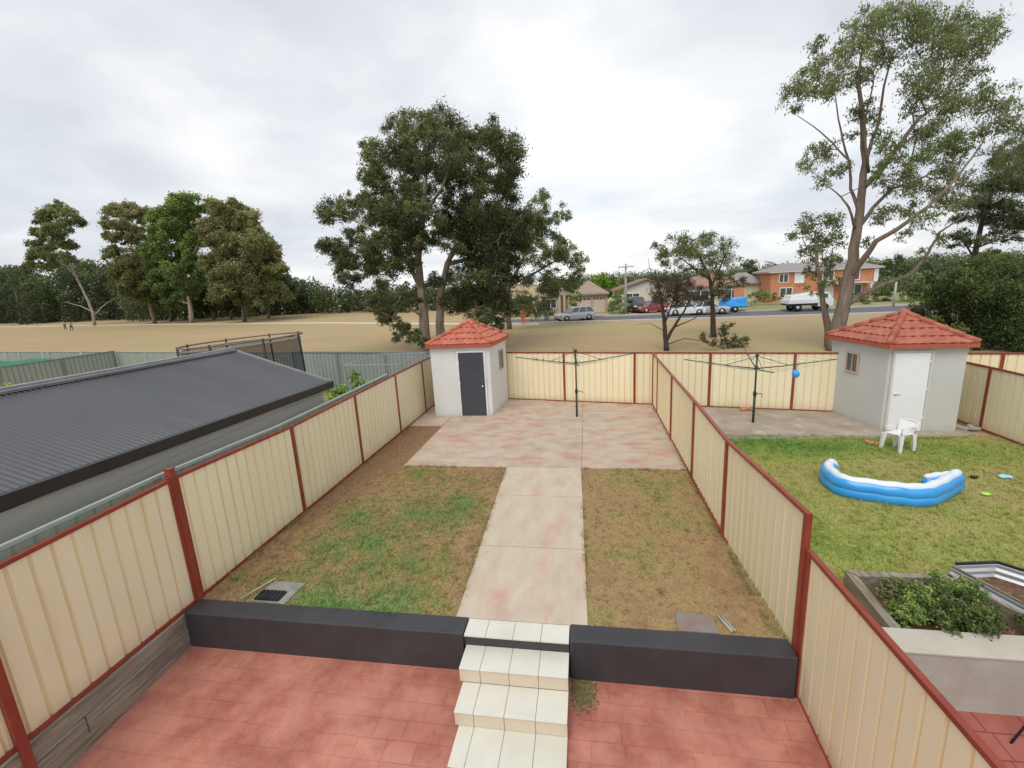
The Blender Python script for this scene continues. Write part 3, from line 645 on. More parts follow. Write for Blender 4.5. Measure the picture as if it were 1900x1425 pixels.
def shed(name, label, poly, h, apex, over, wallm, tilem, door, win, doorm, zr=.0):
    c = Vector((sum(p[0] for p in poly)/4, sum(p[1] for p in poly)/4, 0)); t = thing(name, label, 'shed', (c.x, c.y, 0))
    MB().prism(poly, 0, h).build('wall', wallm, t)
    ov = [tuple(c.to_2d()+(Vector(p)-c.to_2d())*(1+over/(Vector(p)-c.to_2d()).length)) for p in poly]
    r = MB(); ez = h+.10
    for i in range(4): tile_face(r, (*ov[i], ez), (*ov[(i+1)%4], ez), apex)
    r.prism(ov, h+.01, h+.045)
    ro = r.build('roof', tilem, t)
    g = MB(); inn = [tuple(Vector(p)+(c.to_2d()-Vector(p)).normalized()*.035) for p in ov]
    for i in range(4):
        a, b_ = Vector((*ov[i], h+.06)), Vector((*ov[(i+1)%4], h+.06)); g.bar(a, b_, .07, .10)
    g.build('gutter', M['gutter_red'], ro)
    rc = MB()
    for i in range(4):
        a = Vector((*ov[i], ez+.035)); p = Vector(apex)+Vector((0,0,.03)); d = (p-a); n_ = max(3, int(d.length/.32))
        for k in range(n_): rc.tube([a.lerp(p, k/n_), a.lerp(p, (k+1.06)/n_)], [.085, .065], 8)
    rc.ball(Vector(apex)+Vector((0,0,.03)), (.13,.13,.10)).build('ridge_cap', tilem, ro)
    MB().prism([tuple(Vector(p)+(Vector(p)-c.to_2d()).normalized()*.02) for p in poly], h-.10, h).build('eave_trim', wallm, t)
    # door on edge, window on edge: (edge index, distance from its start, width, z0, z1)
    def on(e, s, wd, z0, z1, thick, out):
        a, b_ = Vector((*poly[e],0)), Vector((*poly[(e+1)%4],0)); d = (b_-a).normalized(); n_ = d.cross(Vector((0,0,1)))
        p = a+d*s; q = p+d*wd; o1 = n_*out; o2 = n_*(out+thick)
        return [(p+o1), (q+o1), (q+o2), (p+o2)], z0, z1, d, n_
    ps, z0, z1, d, n_ = on(*door, .035, .0)
    dd = MB().prism([(p.x,p.y) for p in ps][::-1], z0, z1).build('door', doorm, t, bevel=.004)
    fr_ = MB(); a_, b_ = ps[0], ps[1]
    for q0, q1 in ((a_-d*.055, a_-d*.006), (b_+d*.006, b_+d*.055)): fr_.prism([(v.x,v.y) for v in (q0, q1, q1+n_*.05, q0+n_*.05)][::-1], 0, z1+.06)
    fr_.prism([(v.x,v.y) for v in (a_-d*.006, b_+d*.006, b_+d*.006+n_*.05, a_-d*.006+n_*.05)][::-1], z1+.006, z1+.06); fr_.build('door_frame', wallm, t)
    hg = b_ if doorm == M['white'] else a_
    for zz2 in (.35, 1.1, 1.8): MB().tube([tuple(hg+n_*.045+Vector((0,0,zz2-.05))), tuple(hg+n_*.045+Vector((0,0,zz2+.05)))], .009, 6).build('hinge', M['chrome'], dd)
    p = ps[2]+n_*.03+d*(-.07)+Vector((0,0,z0+1.0)) if door[1] < 99 else ps[2]
    hb = MB(); hb.smooth = True
    hp = (ps[3] if name.endswith('x') else ps[2]); 
    return t, dd, ps, d, n_, on
poly1 = [(-5.05,14.15),(-3.08,14.15),(-2.9,16.15),(-5.05,16.35)]
t, dd, ps, d, n_, on = shed('garden_shed', 'small pale shed with a terracotta tiled hip roof and a charcoal door', poly1, 2.30, (-3.93,15.2,3.03), .13, M['wallw'], M['terra'], (0,.94,.83,.03,2.13), None, M['doordark'])
hp = ps[2]-d*.08+n_*.02; MB().ball((hp.x,hp.y,1.02), .035).tube([(hp.x,hp.y,1.02), tuple(Vector((hp.x,hp.y,1.02))-n_*.05)], .015).build('handle', M['chrome'], dd)
def shed_window(t, on, args):
    ps, z0, z1, d, n_ = on(*args, .03, .0); p, q = ps[0], ps[1]; f = MB(); th = .045
    f.prism([(v.x,v.y) for v in (p-d*th, q+d*th, q+d*th+n_*.04, p-d*th+n_*.04)][::-1], z0-th, z0); f.prism([(v.x,v.y) for v in (p-d*th, q+d*th, q+d*th+n_*.04, p-d*th+n_*.04)][::-1], z1, z1+th)
    for s_ in (p-d*th, q): f.prism([(v.x,v.y) for v in (s_, s_+d*th, s_+d*th+n_*.04, s_+n_*.04)][::-1], z0, z1)
    m_ = (p+q)/2; f.prism([(v.x,v.y) for v in (m_-d*.012, m_+d*.012, m_+d*.012+n_*.03, m_-d*.012+n_*.03)][::-1], z0, z1)
    fr = f.build('window', M['tanwall'], t)
    MB().prism([(v.x,v.y) for v in (p, q, q+n_*.012, p+n_*.012)][::-1], z0, z1).build('pane', M['glass'], fr)
shed_window(t, on, (1,1.05,.42,1.38,1.98))
poly2 = [(7.12,14.6),(7.47,12.62),(9.08,12.48),(9.1,14.3)]
t, dd, ps, d, n_, on = shed('garden_shed', 'larger grey shed with a weathered red tiled hip roof and a tall white door', poly2, 2.16, (8.22,13.5,2.93), .17, M['wallg'], M['terra2'], (1,.13,.74,.03,2.04), None, M['white'])
hp = ps[3]+d*.08+n_*.02; MB().ball((hp.x,hp.y,1.0), .03).tube([(hp.x,hp.y,1.0), (hp.x+.1,hp.y-.02,1.0)], .012).build('handle', M['chrome'], dd)
shed_window(t, on, (0,.66,.38,1.37,1.85))

# ------------------------------------------------------------------ left garage
t = thing('garage', 'long garage with a dark corrugated steel roof and black gutter beyond the left fence', 'garage', (-8,5,0))
ye, yn = 10.0, -3.0; zr_ = lambda y: 2.12+.026*(ye-y); rzr = lambda y: 2.97+.012*(ye-y)
EX, RXX = -6.2, -8.7; per = .078; ys = np.arange(yn, ye, per/6); V = []; F = []
for y in ys:
    hgt = .015*math.sin(2*math.pi*y/per); V += [(EX, y, zr_(y)+hgt), (RXX, y, rzr(y)+hgt), (2*RXX-EX, y, zr_(y)+hgt)]
F = []
for i in range(len(ys)-1): a = i*3; F += [(a,a+3,a+4,a+1),(a+1,a+4,a+5,a+2)]
b = MB(); b.smooth = True; b.add(V, F); rf = b.build('roof', M['darkroof'], t)
MB().prism([(RXX-.16,yn),(RXX+.14,yn),(RXX+.14,ye+.02),(RXX-.16,ye+.02)], [rzr(yn)-.03,rzr(yn)-.03,rzr(ye)-.03,rzr(ye)-.03], [rzr(yn)-.01,rzr(yn)-.01,rzr(ye)-.01,rzr(ye)-.01]).bar((RXX,yn,rzr(yn)+.03),(RXX,ye+.02,rzr(ye)+.03),.12,.05).bar((RXX+.07,yn,rzr(yn)+.005),(RXX+.07,ye,rzr(ye)+.005),.16,.02).build('ridge_cap', M['roofcap'], rf)
MB().bar((RXX,ye,rzr(ye)+.01),(EX,ye,zr_(ye)+.02),.05,.05).bar((RXX,ye,rzr(ye)+.01),(2*RXX-EX,ye,zr_(ye)+.02),.05,.05).bar((RXX,ye+.02,rzr(ye)-.07),(EX,ye+.02,zr_(ye)-.06),.03,.12).build('barge_cap', M['roofcap'], rf)
MB().bar((EX+.05,yn,zr_(yn)-.065),(EX+.05,ye,zr_(ye)-.065),.13,.15).bar((EX+.115,yn,zr_(yn)+.012),(EX+.115,ye,zr_(ye)+.012),.012,.02).build('gutter', M['blackgutter'], t)
wb = MB()
wb.prism([(EX-.06,yn+.3),(EX-.06,9.75),(2*RXX-EX+.06,9.75),(2*RXX-EX+.06,yn+.3)][::-1], -.6, 2.06)
for k in range(14):
    z = 2.0-.19*k; wb.bar((EX-.052,yn+.3,z),(EX-.052,9.75,z),.016,.175, upv=(.12,0,1))
wb.add([(EX-.06,9.752,2.06),(2*RXX-EX+.06,9.752,2.06),(RXX,9.752,2.88)], [(0,1,2)])
wb.build('wall', M['board'], t)

# trampoline with its safety net
t = thing('trampoline', 'round trampoline with a black net enclosure behind the dark garage roof', 'trampoline', (-11.5,13.9,0))
cxy = Vector((-11.6,13.9,0)); Rr = 1.88
M['net'] = mat('black_net', (.02,.022,.028)); n = M['net'].node_tree.nodes; l = M['net'].node_tree.links
tr = n.new('ShaderNodeBsdfTransparent'); mxs = n.new('ShaderNodeMixShader'); mxs.inputs[0].default_value = .5; l.new(tr.outputs[0], mxs.inputs[1]); l.new(n['Principled BSDF'].outputs[0], mxs.inputs[2]); l.new(mxs.outputs[0], n['Material Output'].inputs[0])
ring = lambda r, z, k=28, s0=0: [(cxy.x+r*math.cos(2*math.pi*i/k+s0), cxy.y+r*math.sin(2*math.pi*i/k+s0), z) for i in range(k+1)]
tz = lambda x: 2.82+.05*(x-cxy.x)
MB().tube([(p[0],p[1],tz(p[0])) for p in ring(Rr,0)], .028, 6).build('top_ring', M['brownroof'], t)
MB().tube(ring(Rr,.85), .04, 6).build('frame_ring', M['alu'], t); b = MB(); b.add(ring(Rr-.2,.86)[:-1], [tuple(range(28))]); b.build('jumping_mat', M['blackp'], t)
b = MB(); lo = ring(Rr-.12,.9); hi = [(p[0],p[1],tz(p[0])-.12) for p in ring(Rr-.08,0)]
for i in range(28): b.add([lo[i],lo[i+1],hi[i+1],hi[i]], [(0,1,2,3)])
b.build('safety_net', M['net'], t)
b = MB(); b.tube(hi, .03, 5); b.build('net_hem', M['greysheet'], t)
for i in range(8):
    a = 2*math.pi*i/8+.2; c_, s_ = math.cos(a), math.sin(a); x_, y_ = cxy.x+Rr*c_, cxy.y+Rr*s_
    MB().tube([(x_,y_,.85),(x_+.05*c_,y_+.05*s_,1.6),(x_,y_,tz(x_)+.05)], .035, 6).build('net_pole', M['blackp'], t)
    if i % 2 == 0: MB().tube([(x_,y_,.85),(x_+.1*c_,y_+.1*s_,.03),(cxy.x+Rr*math.cos(a+.5),cxy.y+Rr*math.sin(a+.5),.03),(cxy.x+Rr*math.cos(a+.5),cxy.y+Rr*math.sin(a+.5),.85)], .03, 6).build('leg', M['alu'], t)

# light metal cage
t = thing('metal_cage', 'pale metal framed garden cage beyond the left fence near the pale shed', 'cage', (-7,14.5,0))
q = [(-7.95,13.8),(-6.0,13.8),(-6.0,16.2),(-7.75,16.2)]; b = MB()
for i in range(4):
    a, c = q[i], q[(i+1)%4]
    b.bar((*a,1.87),(*c,1.87),.035,.035)
b.build('frame', M['alu'], t)
for p in q: MB().bar((*p,0),(*p,1.9),.035,.035).build('post', M['alu'], t)

# ------------------------------------------------------------------ rotary clotheslines
def hoist(name, label, x, y, top, arm, rot, L, extra=None, base=True):
    t = thing(name, label, 'clothesline', (x,y,0), 'rotary clotheslines')
    MB().tube([(x,y,0),(x,y,.85)], .034, 10).tube([(x,y,.85),(x,y,top)], .024, 8).build('pole', M['darkmetal'], t)
    MB().tube([(x,y,.80),(x,y,.92)], .045, 10).tube([(x+.04,y,.86),(x+.18,y-.03,.86),(x+.18,y-.03,.78)], .012, 6).build('winding_handle', M['blackp'], t)
    ends = []
    for k in range(4):
        a = rot+math.pi/2*k; e = Vector((x+L*math.cos(a), y+L*math.sin(a), arm+.24)); ends.append(e)
        MB().tube([(x+.02*math.cos(a),y+.02*math.sin(a),arm-.02),Vector((x,y,arm)).lerp(e,.35)+Vector((0,0,-.03)), e], [.018,.016,.011], 6).build('arm', M['darkmetal'], t)
        m_ = Vector((x,y,arm)).lerp(e,.42)+Vector((0,0,-.03)); MB().tube([(x,y,top-.03), m_], .008, 5).build('stay', M['darkmetal'], t)
    MB().tube([(x,y,top-.03),(x,y,top+.03)], .045, 8).tube([(x,y,arm-.06),(x,y,arm+.04)], .05, 8).build('hub', M['darkmetal'], t)
    for f in (.45,.63,.81,.99):
        pts = [Vector((x,y,arm)).lerp(e, f)+Vector((0,0,-.01)) for e in ends]; b = MB()
        for i in range(4):
            a, c = pts[i], pts[(i+1)%4]; mid = a.lerp(c,.5)-Vector((0,0,.03)); b.tube([a,mid,c], .003, 4)
        b.build('line', M['wire'], t)
    return t
hoist('rotary_clothesline', 'dark green rotary clothesline on the pink concrete slab, with pegs on its lines', -.34, 13.91, 2.14, 1.76, R(4), 1.85)
hoist('rotary_clothesline', 'rotary clothesline on the worn grey slab next door with a blue peg bag', 4.63, 13.31, 1.96, 1.60, R(-8), 1.9)
for i in range(9):
    u = random.uniform(-1.4, 1.4); b = MB(); b.box(-.34+u-.01,-.34+u+.01,13.9+.1*u-.012,13.9+.1*u+.012,1.80+.12*abs(u)-.07,1.80+.12*abs(u)+.02)
    plain('clothes_peg', 'small clothes peg clipped to the green clothesline on the pink slab', 'peg', b, M['blackp'] if i%2 else M['orange'], loc=(-.34+u,13.9+.1*u,1.8), group='clothes pegs on the line')
pb_ = MB().ball((5.62,13.25,1.42), (.10,.10,.11)).tube([(5.62,13.25,1.5),(5.62,13.2,1.74)], .008, 5)
plain('peg_basket', 'bright blue round peg basket hanging from the line next door', 'basket', pb_, M['poolb'], loc=(5.62,13.25,1.4))

# small items near the second clothesline
def rubble(name, label, cat, c, m, s=.12, n=4, group=None):
    b = MB()
    for i in range(n):
        a = random.uniform(0, math.pi); x_, y_ = c[0]+random.uniform(-1,1)*s*1.4, c[1]+random.uniform(-1,1)*s*.7
        b.bar((x_-math.cos(a)*s*.8,y_-math.sin(a)*s*.8,.02+s*.3),(x_+math.cos(a)*s*.8,y_+math.sin(a)*s*.8,.02+s*.3+random.uniform(0,.03)), s*.7, s*.5)
    return plain(name, label, cat, b, m, .008, (c[0],c[1],.02), group)
p = G(1386,762); rubble('brick_pile', 'orange brick pieces lying beside the pole of the clothesline next door', 'bricks', (p.x,p.y), M['orange'])
p = G(1425,755); rubble('brick_pile', 'orange brick pieces lying against the back fence next door', 'bricks', (p.x,p.y), M['orange'])
p = G(1612,826); rubble('brick_pile', 'flat orange brick pieces in the grass left of the white chair', 'bricks', (p.x,p.y), M['orange'], .1, 3)
p = G(1800,803); rubble('brick_pile', 'grey rubble in the corner between the grey shed and the far right fence', 'rubble', (p.x+.1,p.y+.2), M['conc'], .13, 7)

# plastic chair
ft = [Vector((6.74,11.28,0)), Vector((6.95,10.96,0)), Vector((7.33,11.12,0)), Vector((7.12,11.44,0))]; cc = sum(ft, Vector())/4
t = thing('garden_chair', 'white plastic garden chair on the grass in front of the white door', 'chair', tuple(cc))
seat = [cc+(f-cc)*.88 for f in ft]
MB().prism([(p.x,p.y) for p in seat], .40, .435).build('seat', M['plastic'], t, bevel=.015)
for f, s_ in zip(ft, seat): MB().loft([[(f.x+a*.025,f.y+b_*.025,0) for a,b_ in ((-1,-1),(1,-1),(1,1),(-1,1))],[(s_.x+a*.04,s_.y+b_*.04,.41) for a,b_ in ((-1,-1),(1,-1),(1,1),(-1,1))]]).build('leg', M['plastic'], t)
a, c = seat[3], seat[2]; nb = Vector((-(c-a).y,(c-a).x,0)).normalized(); b = MB()
for i in range(6):
    q = a.lerp(c, (i+.5)/6); b.bar((q.x,q.y,.43),(q.x+nb.x*.13,q.y+nb.y*.11,.68),.055,.018, upv=nb)
b.tube([(a.x,a.y,.43),(a.x+nb.x*.13,a.y+nb.y*.11,.66),((a.x+c.x)/2+nb.x*.12,(a.y+c.y)/2+nb.y*.12,.70),(c.x+nb.x*.11,c.y+nb.y*.11,.66),(c.x,c.y,.43)], .022, 6).build('backrest', M['plastic'], t)
for s_, f_ in ((seat[3],seat[0]),(seat[2],seat[1])): MB().tube([(s_.x,s_.y,.57),(f_.x,f_.y,.56),(f_.x,f_.y,.42)], .022, 6).build('armrest', M['plastic'], t)

# inflatable pool, three stacked chambers along a bent outline
path = [G(1553,866,.26),G(1541,864,.26),G(1537,871,.26),G(1549,884,.26),G(1570,893,.28),G(1620,901,.28),G(1670,907,.28),G(1712,909,.28),G(1740,901,.28),G(1762,889,.28),G(1779,879,.28)]
path2 = [G(1772,880,.28),G(1755,882,.28),G(1735,884,.28),G(1716,887,.28)]
def smooth_path(P, n=5):
    o = []
    for i in range(len(P)-1):
        a, b_, c, d_ = P[max(i-1,0)], P[i], P[i+1], P[min(i+2,len(P)-1)]
        for k in range(n):
            t_ = k/n; o.append(.5*((2*b_)+(c-a)*t_+(2*a-5*b_+4*c-d_)*t_*t_+(3*b_-a-3*c+d_)*t_**3))
    return o+[P[-1]]
sp_ = smooth_path([Vector((p.x,p.y,0)) for p in path])
t = thing('inflatable_pool', 'half collapsed blue and white inflatable pool lying bent on the lawn', 'pool', tuple(sp_[len(sp_)//2]))
for sp_ in (sp_, smooth_path([Vector((p.x,p.y,0)) for p in path2])):
    for k, (z_, r_, m_) in enumerate(((.095,.15,'poolb'),(.225,.14,'poolb'),(.315,.085,'poolw'))):
        sh_ = .75 if len(sp_) < 20 else 1
        MB().tube([p+Vector((0,0,z_*(1 if sh_ == 1 else .92)+.008*math.sin(i*1.3+k))) for i, p in enumerate(sp_)], [sh_*r_*(.55+.45*min(1,min(i,len(sp_)-1-i)/2)) for i in range(len(sp_))], 14).build('air_chamber', M[m_], t)

# toys on the neighbour grass
p = G(1862,886); b = MB()
for i in range(5): b.ball((p.x+random.uniform(-.07,.07),p.y+random.uniform(-.05,.05),.035), (.07,.06,.03), 8, 5)
plain('cloth', 'crumpled pale blue cloth on the grass right of the pool', 'cloth', b, M['cyan'], loc=(p.x,p.y,0))
p = G(1829,919); plain('toy_dish', 'small lime green plastic dish on the grass near the pool corner', 'toy', MB().ball((p.x,p.y,.03),(.08,.06,.025),10,6), M['lime'], loc=(p.x,p.y,0))
p = G(1808,889); plain('shoe', 'small dark shoe on the grass beside the pale blue cloth', 'shoe', MB().ball((p.x,p.y,.04),(.06,.035,.035),8,5).ball((p.x-.05,p.y,.05),(.03,.03,.03),8,5), M['blackp'], loc=(p.x,p.y,0))
p = G(1815,925); plain('toy_block', 'tiny orange toy on the grass beside the lime dish', 'toy', MB().ball((p.x-.1,p.y+.25,.03),(.04,.03,.02),8,5), M['orange'], loc=(p.x,p.y,0))
p = G(1572,912); plain('pool_cap', 'small white valve cap on the grass before the blue pool', 'cap', MB().ball((p.x,p.y-.08,.02),(.04,.04,.02),8,5), M['plastic'], loc=(p.x,p.y,0))

# raised planter, corrugated bed
t = thing('raised_planter', 'grey concrete planter box full of leafy plants beyond the right fence', 'planter', (4,5.3,0))
MB().box(2.45,9.72,4.68,4.86,-.62,.17).build('front_wall', M['conc'], t, bevel=.01)
MB().box(2.45,9.72,4.665,5.02,.172,.20).build('coping', M['conctop'], t, bevel=.006)
MB().prism([(3.33,5.02),(3.44,5.02),(3.48,5.95),(3.38,6.05)], -.05, .20).build('left_wall', M['timber'], t, bevel=.008)
MB().prism([(3.50,5.93),(4.62,5.98),(4.62,6.05),(3.38,6.06)], -.05, .22).build('back_wall', M['timber'], t, bevel=.006)
MB().prism([(4.62,6.05),(4.56,6.05),(5.0,5.02),(5.07,5.02)], -.05, .22).build('right_wall', M['timber'], t, bevel=.006)
MB().prism([(3.44,5.02),(5.0,5.02),(4.56,5.93),(3.5,5.93)], .0, .07).build('soil', M['soil'], t)
def bush(name, label, cat, c, blobs, leafm, dens=2500, leaf=(.06,.035), bark=None, group=None, droop=0.1, sub=8, fine=3):
    """blobs: offsets (dx,dy,z,r,bias)"""
    cl = [((c[0]+a, c[1]+b_, z), r, bi) for a, b_, z, r, bi in blobs]; base = (c[0],c[1],c[2] if len(c) > 2 else 0)
    zt = min(z for _,_,z,_,_ in blobs)
    return tree(name, label, cat, base, [([base,(c[0]+.01,c[1],base[2]+(zt-base[2])*.6+.01),(c[0],c[1]+.01,zt+.02)], .03 if leaf[0] < .1 else .08, .015)], cl, leafm, bark or M['bark_grey'], dens=dens, leaf=leaf, sub=sub, group=group, droop=droop, fine=fine, ncirc=5, shell=.3)
for i, (x_, y_, r_, lm, lb) in enumerate(((3.72,5.30,.25,'green','leafy green plant at the front left corner of the planter'),(4.02,5.62,.30,'green','bushy green plant in the middle of the planter'),(4.42,5.30,.30,'dark','dark green plant at the front right of the planter'),(4.45,5.75,.24,'green','green plant against the back right board of the planter'),(4.05,5.20,.25,'dark','dark leafy plant hanging towards the planter coping'),(4.85,5.12,.18,'dark','trailing dark plant at the far right end of the planter'),(3.72,5.66,.17,'olive','small sparse olive plant near the back left corner of the planter'))):
    bl = [(random.uniform(-.8,.8)*r_,random.uniform(-.6,.6)*r_,.19+random.uniform(0,.12),r_*.66,.12) for _ in range(6)]
    bush('garden_plant', lb, 'plant', (x_,y_,.07), bl, LEAF[lm], 4200, (.06,.032), group='plants in the concrete planter')
t = thing('metal_garden_bed', 'corrugated silver metal garden bed with bare soil behind the planter', 'garden bed', (5.2,5.7,0))
cor = [(4.70,6.0),(4.77,6.20),(5.30,6.28),(6.6,5.05),(6.0,4.9),(5.15,5.1)]
def corr_wall(b, a, c, z0, z1):
    a, c = Vector((*a,0)), Vector((*c,0)); d = (c-a).normalized(); n_ = Vector((-d.y,d.x,0)); k = 19; prev = None
    for i in range(k):
        z_ = z0+(z1-z0)*i/(k-1); o = n_*.014*math.sin(i*math.pi/3); cur = (a+o+Vector((0,0,z_)), c+o+Vector((0,0,z_)))
        if prev: b.smooth = True; b.add([prev[0],prev[1],cur[1],cur[0]], [(0,1,2,3)]); b.smooth = False
        prev = cur
for i in range(1, 4):
    b = MB(); corr_wall(b, cor[i], cor[(i+1)%6], 0, .28); b.build('side_panel', M['zinc'], t)
    MB().bar((*cor[i],.29),(*cor[(i+1)%6],.29),.03,.03).build('rim', M['blackp'] if i < 3 else M['zinc'], t)
MB().bar((4.72,6.19,.26),(5.1,5.12,.26),.025,.03).build('rim', M['timber'], t)
b = MB(); corr_wall(b, (4.72,6.19),(5.1,5.12),0,.25); b.build('side_panel', M['zinc'], t)
MB().prism([(4.76,6.17),(5.28,6.25),(6.55,5.06),(6.0,4.95),(5.12,5.12)], .0, .09).build('soil', M['soil'], t)
p = G(1800,1080,.14); plain('garden_trowel', 'pink handled garden trowel lying in the metal bed', 'trowel', MB().tube([(p.x-.03,p.y+.05,.14),(p.x+.07,p.y-.03,.13)],.016,8).loft([[(p.x+.07,p.y-.03,.13),(p.x+.075,p.y-.028,.135)],[(p.x+.12,p.y-.10,.12),(p.x+.15,p.y-.06,.12)],[(p.x+.2,p.y-.13,.115),(p.x+.2,p.y-.125,.115)]],False), [M['pink']], loc=(p.x,p.y,.12))
p = G(1848,1322,-.54); plain('stone', 'small pale stone on the dark red patio next door', 'stone', MB().ball((p.x,p.y,-.53),(.05,.03,.02),8,5), M['conctop'], loc=(p.x,p.y,-.53))
a, c = G(1868,1388,-.58), G(1868,1388,-.58); plain('umbrella_pole', 'thin black slanting leg standing on the dark red patio at the right edge', 'furniture leg', MB().tube([a, a+Vector((.30,.10,.42)), a+Vector((.62,.2,.9))], .011, 6), M['blackp'], loc=tuple(a))

k_ = 1500; q_ = RNG.normal(size=(k_,2))*np.array([.075,.10])+np.array([-.12,4.50]); q_ = q_[(q_[:,0] > -.25)&(q_[:,1] < 4.63)]; z_ = np.array([PZ(v) for v in q_[:,1]])+.004
V_, F_ = leaf_arrays(np.column_stack([q_, z_]), .035, .025, 0); V_[:,2] = np.repeat(z_,4)+np.random.default_rng(3).random(len(V_))*.004; tag(raw_mesh('moss', V_, F_, tinted('moss', [(0,(.10,.07,.035)),(.5,(.15,.14,.06)),(1,(.22,.22,.09))], trans=0), np.repeat(RNG.random(len(q_)),4)), 'patch of brown green moss on the patio beside the steps and the black wall', 'moss', kind='stuff')
# drains in the lawns
t = thing('drain_pit', 'grey concrete drain pad with a black grate in the corner of the left lawn', 'drain', (-4.5,5.15,0))
MB().prism([(-4.76,4.96),(-4.20,4.94),(-4.18,5.40),(-4.68,5.40)], -.02, .03).build('concrete_pad', mat('mossy_concrete', (.20,.20,.16), (.32,.31,.27), 7, .9, bump=.4), t, bevel=.005)
b = MB().box(-4.70,-4.32,4.97,5.16,.037,.06)
for k in range(6): b.box(-4.68+.06*k,-4.65+.06*k,4.98,5.15,.06,.072)
b.build('grate', M['blackp'], t)
plain('plastic_strip', 'thin white strip lying on the lawn beside the drain pad', 'strip', MB().bar((-4.92,4.98,.03),(-4.72,5.45,.03),.018,.015), M['conctop'], loc=(-4.8,5.2,0))
plain('paving_slab', 'reddish grey paver sunk in the brown lawn behind the right black wall', 'paver', MB().prism([(1.02,4.95),(1.5,4.95),(1.5,5.25),(1.05,5.27)], -.02, .028), mat('red_grey_paver', (.26,.17,.14), (.24,.23,.22), 5, .9), .006, (1.3,5.1,0))
plain('drain_pipe', 'short grey pipe end beside the sunken paver', 'pipe', MB().tube([(1.56,5.27,.02),(1.66,5.0,.02)], .02, 8).tube([(1.60,5.28,.02),(1.70,5.01,.02)], .012, 8), M['conc'], loc=(1.6,5.1,0))
plain('floor_waste', 'pale round drain cover set in the pink slab at the foot of the clothesline', 'drain cover', MB().tube([(-.34,13.91,.023),(-.34,13.91,.034)], .16, 20), M['pathc'], loc=(-.34,13.91,.02))

# bush beyond the left fence
bush('leafy_shrub', 'bright green leafy shrub between the garage and the metal cage', 'shrub', (-7.0,12.2,0), [(-.35,0,1.35,.35,.1),(.25,.1,1.5,.38,.15),(0,-.1,1.15,.4,-.05),(-.5,.1,1.0,.35,-.1),(.5,.1,1.2,.35,0),(.1,.2,1.75,.25,.2)], LEAF['lime'], 900, (.12,.07), bark=M['bark_dark'])
p = AY(8,712,11.5); bush('leafy_shrub', 'yellow green shrub at the left edge beyond the dark roof', 'shrub', (p.x,p.y,0), [(0,0,p.z-.2,.35,.3),(-.4,0,p.z-.3,.35,.2),(-.8,.1,p.z-.3,.35,.2),(-.3,0,p.z-1,.5,0)], LEAF['lime'], 500, (.14,.08))
t = thing('shade_netting', 'green shade netting on posts behind the fence at the far left', 'netting', (-33,19,0))
for k in range(5): MB().tube([(-36.5+2.6*k,20.2-.1*k,0),(-36.5+2.6*k,20.2-.1*k,1.98)], .05, 6).build('post', M['greysheet'], t)
V = [(-37+i*1.0, 20.0-.1*i*.4+.15*math.sin(i*2.1)-j*.9, 1.62+.10*math.sin(i*1.7)-.3*j*(j>0)) for j in range(3) for i in range(12)]
b = MB(); b.smooth = True; b.add(V, [(j*12+i,j*12+i+1,(j+1)*12+i+1,(j+1)*12+i) for j in range(2) for i in range(11)]); b.build('net', M['netting'], t)

# ------------------------------------------------------------------ houses across the road
def win(t, e0, e1, s0, s1, z0, z1, name='window', m=None, pm=None, bars=1):
    e0, e1 = Vector((*e0,0)), Vector((*e1,0)); d = (e1-e0).normalized(); n_ = d.cross(Vector((0,0,1))); a, c = e0+d*s0, e0+d*s1; f = MB()
    w_ = .08
    for za, zb in ((z0-w_,z0),(z1,z1+w_)): f.prism([(v.x,v.y) for v in (a-d*w_,c+d*w_,c+d*w_+n_*.08,a-d*w_+n_*.08)][::-1], za, zb)
    for q in [a-d*w_, c]+[a.lerp(c,(k+1)/(bars+1))-d*w_/2 for k in range(bars)]: f.prism([(v.x,v.y) for v in (q,q+d*w_,q+d*w_+n_*.08,q+n_*.08)][::-1], z0, z1)
    fr = f.build(name, m or M['white'], t); MB().prism([(v.x,v.y) for v in (a,c,c+n_*.03,a+n_*.03)][::-1], z0, z1).build('pane', pm or M['glass'], fr)
def hip(b, poly, ez, rz_, inset, ov=.5):
    """hip roof over an axis-free quad, ridge along the longer side"""
    P = [Vector(p) for p in poly]; c = sum(P, Vector((0,0)))/4; P = [p+(p-c).normalized()*ov for p in P]
    la, lb = (P[1]-P[0]).length, (P[2]-P[1]).length
    if la >= lb: m0, m1 = (P[0]+P[3])/2, (P[1]+P[2])/2
    else: m0, m1 = (P[0]+P[1])/2, (P[3]+P[2])/2
    d = (m1-m0).normalized(); r0, r1 = m0+d*inset, m1-d*inset
    V = [(*p, ez) for p in P]+[(*r0, rz_), (*r1, rz_)]
    fs = [(0,1,5,4),(1,2,5),(2,3,4,5),(3,0,4)] if la >= lb else [(0,1,4),(1,2,5,4),(2,3,5),(3,0,4,5)]
    b.add(V, fs+[(3,2,1,0)]); b.prism([tuple(p) for p in P], ez-.18, ez-.003)
def X(px, Y, py=560): return AY(px, py, Y).x
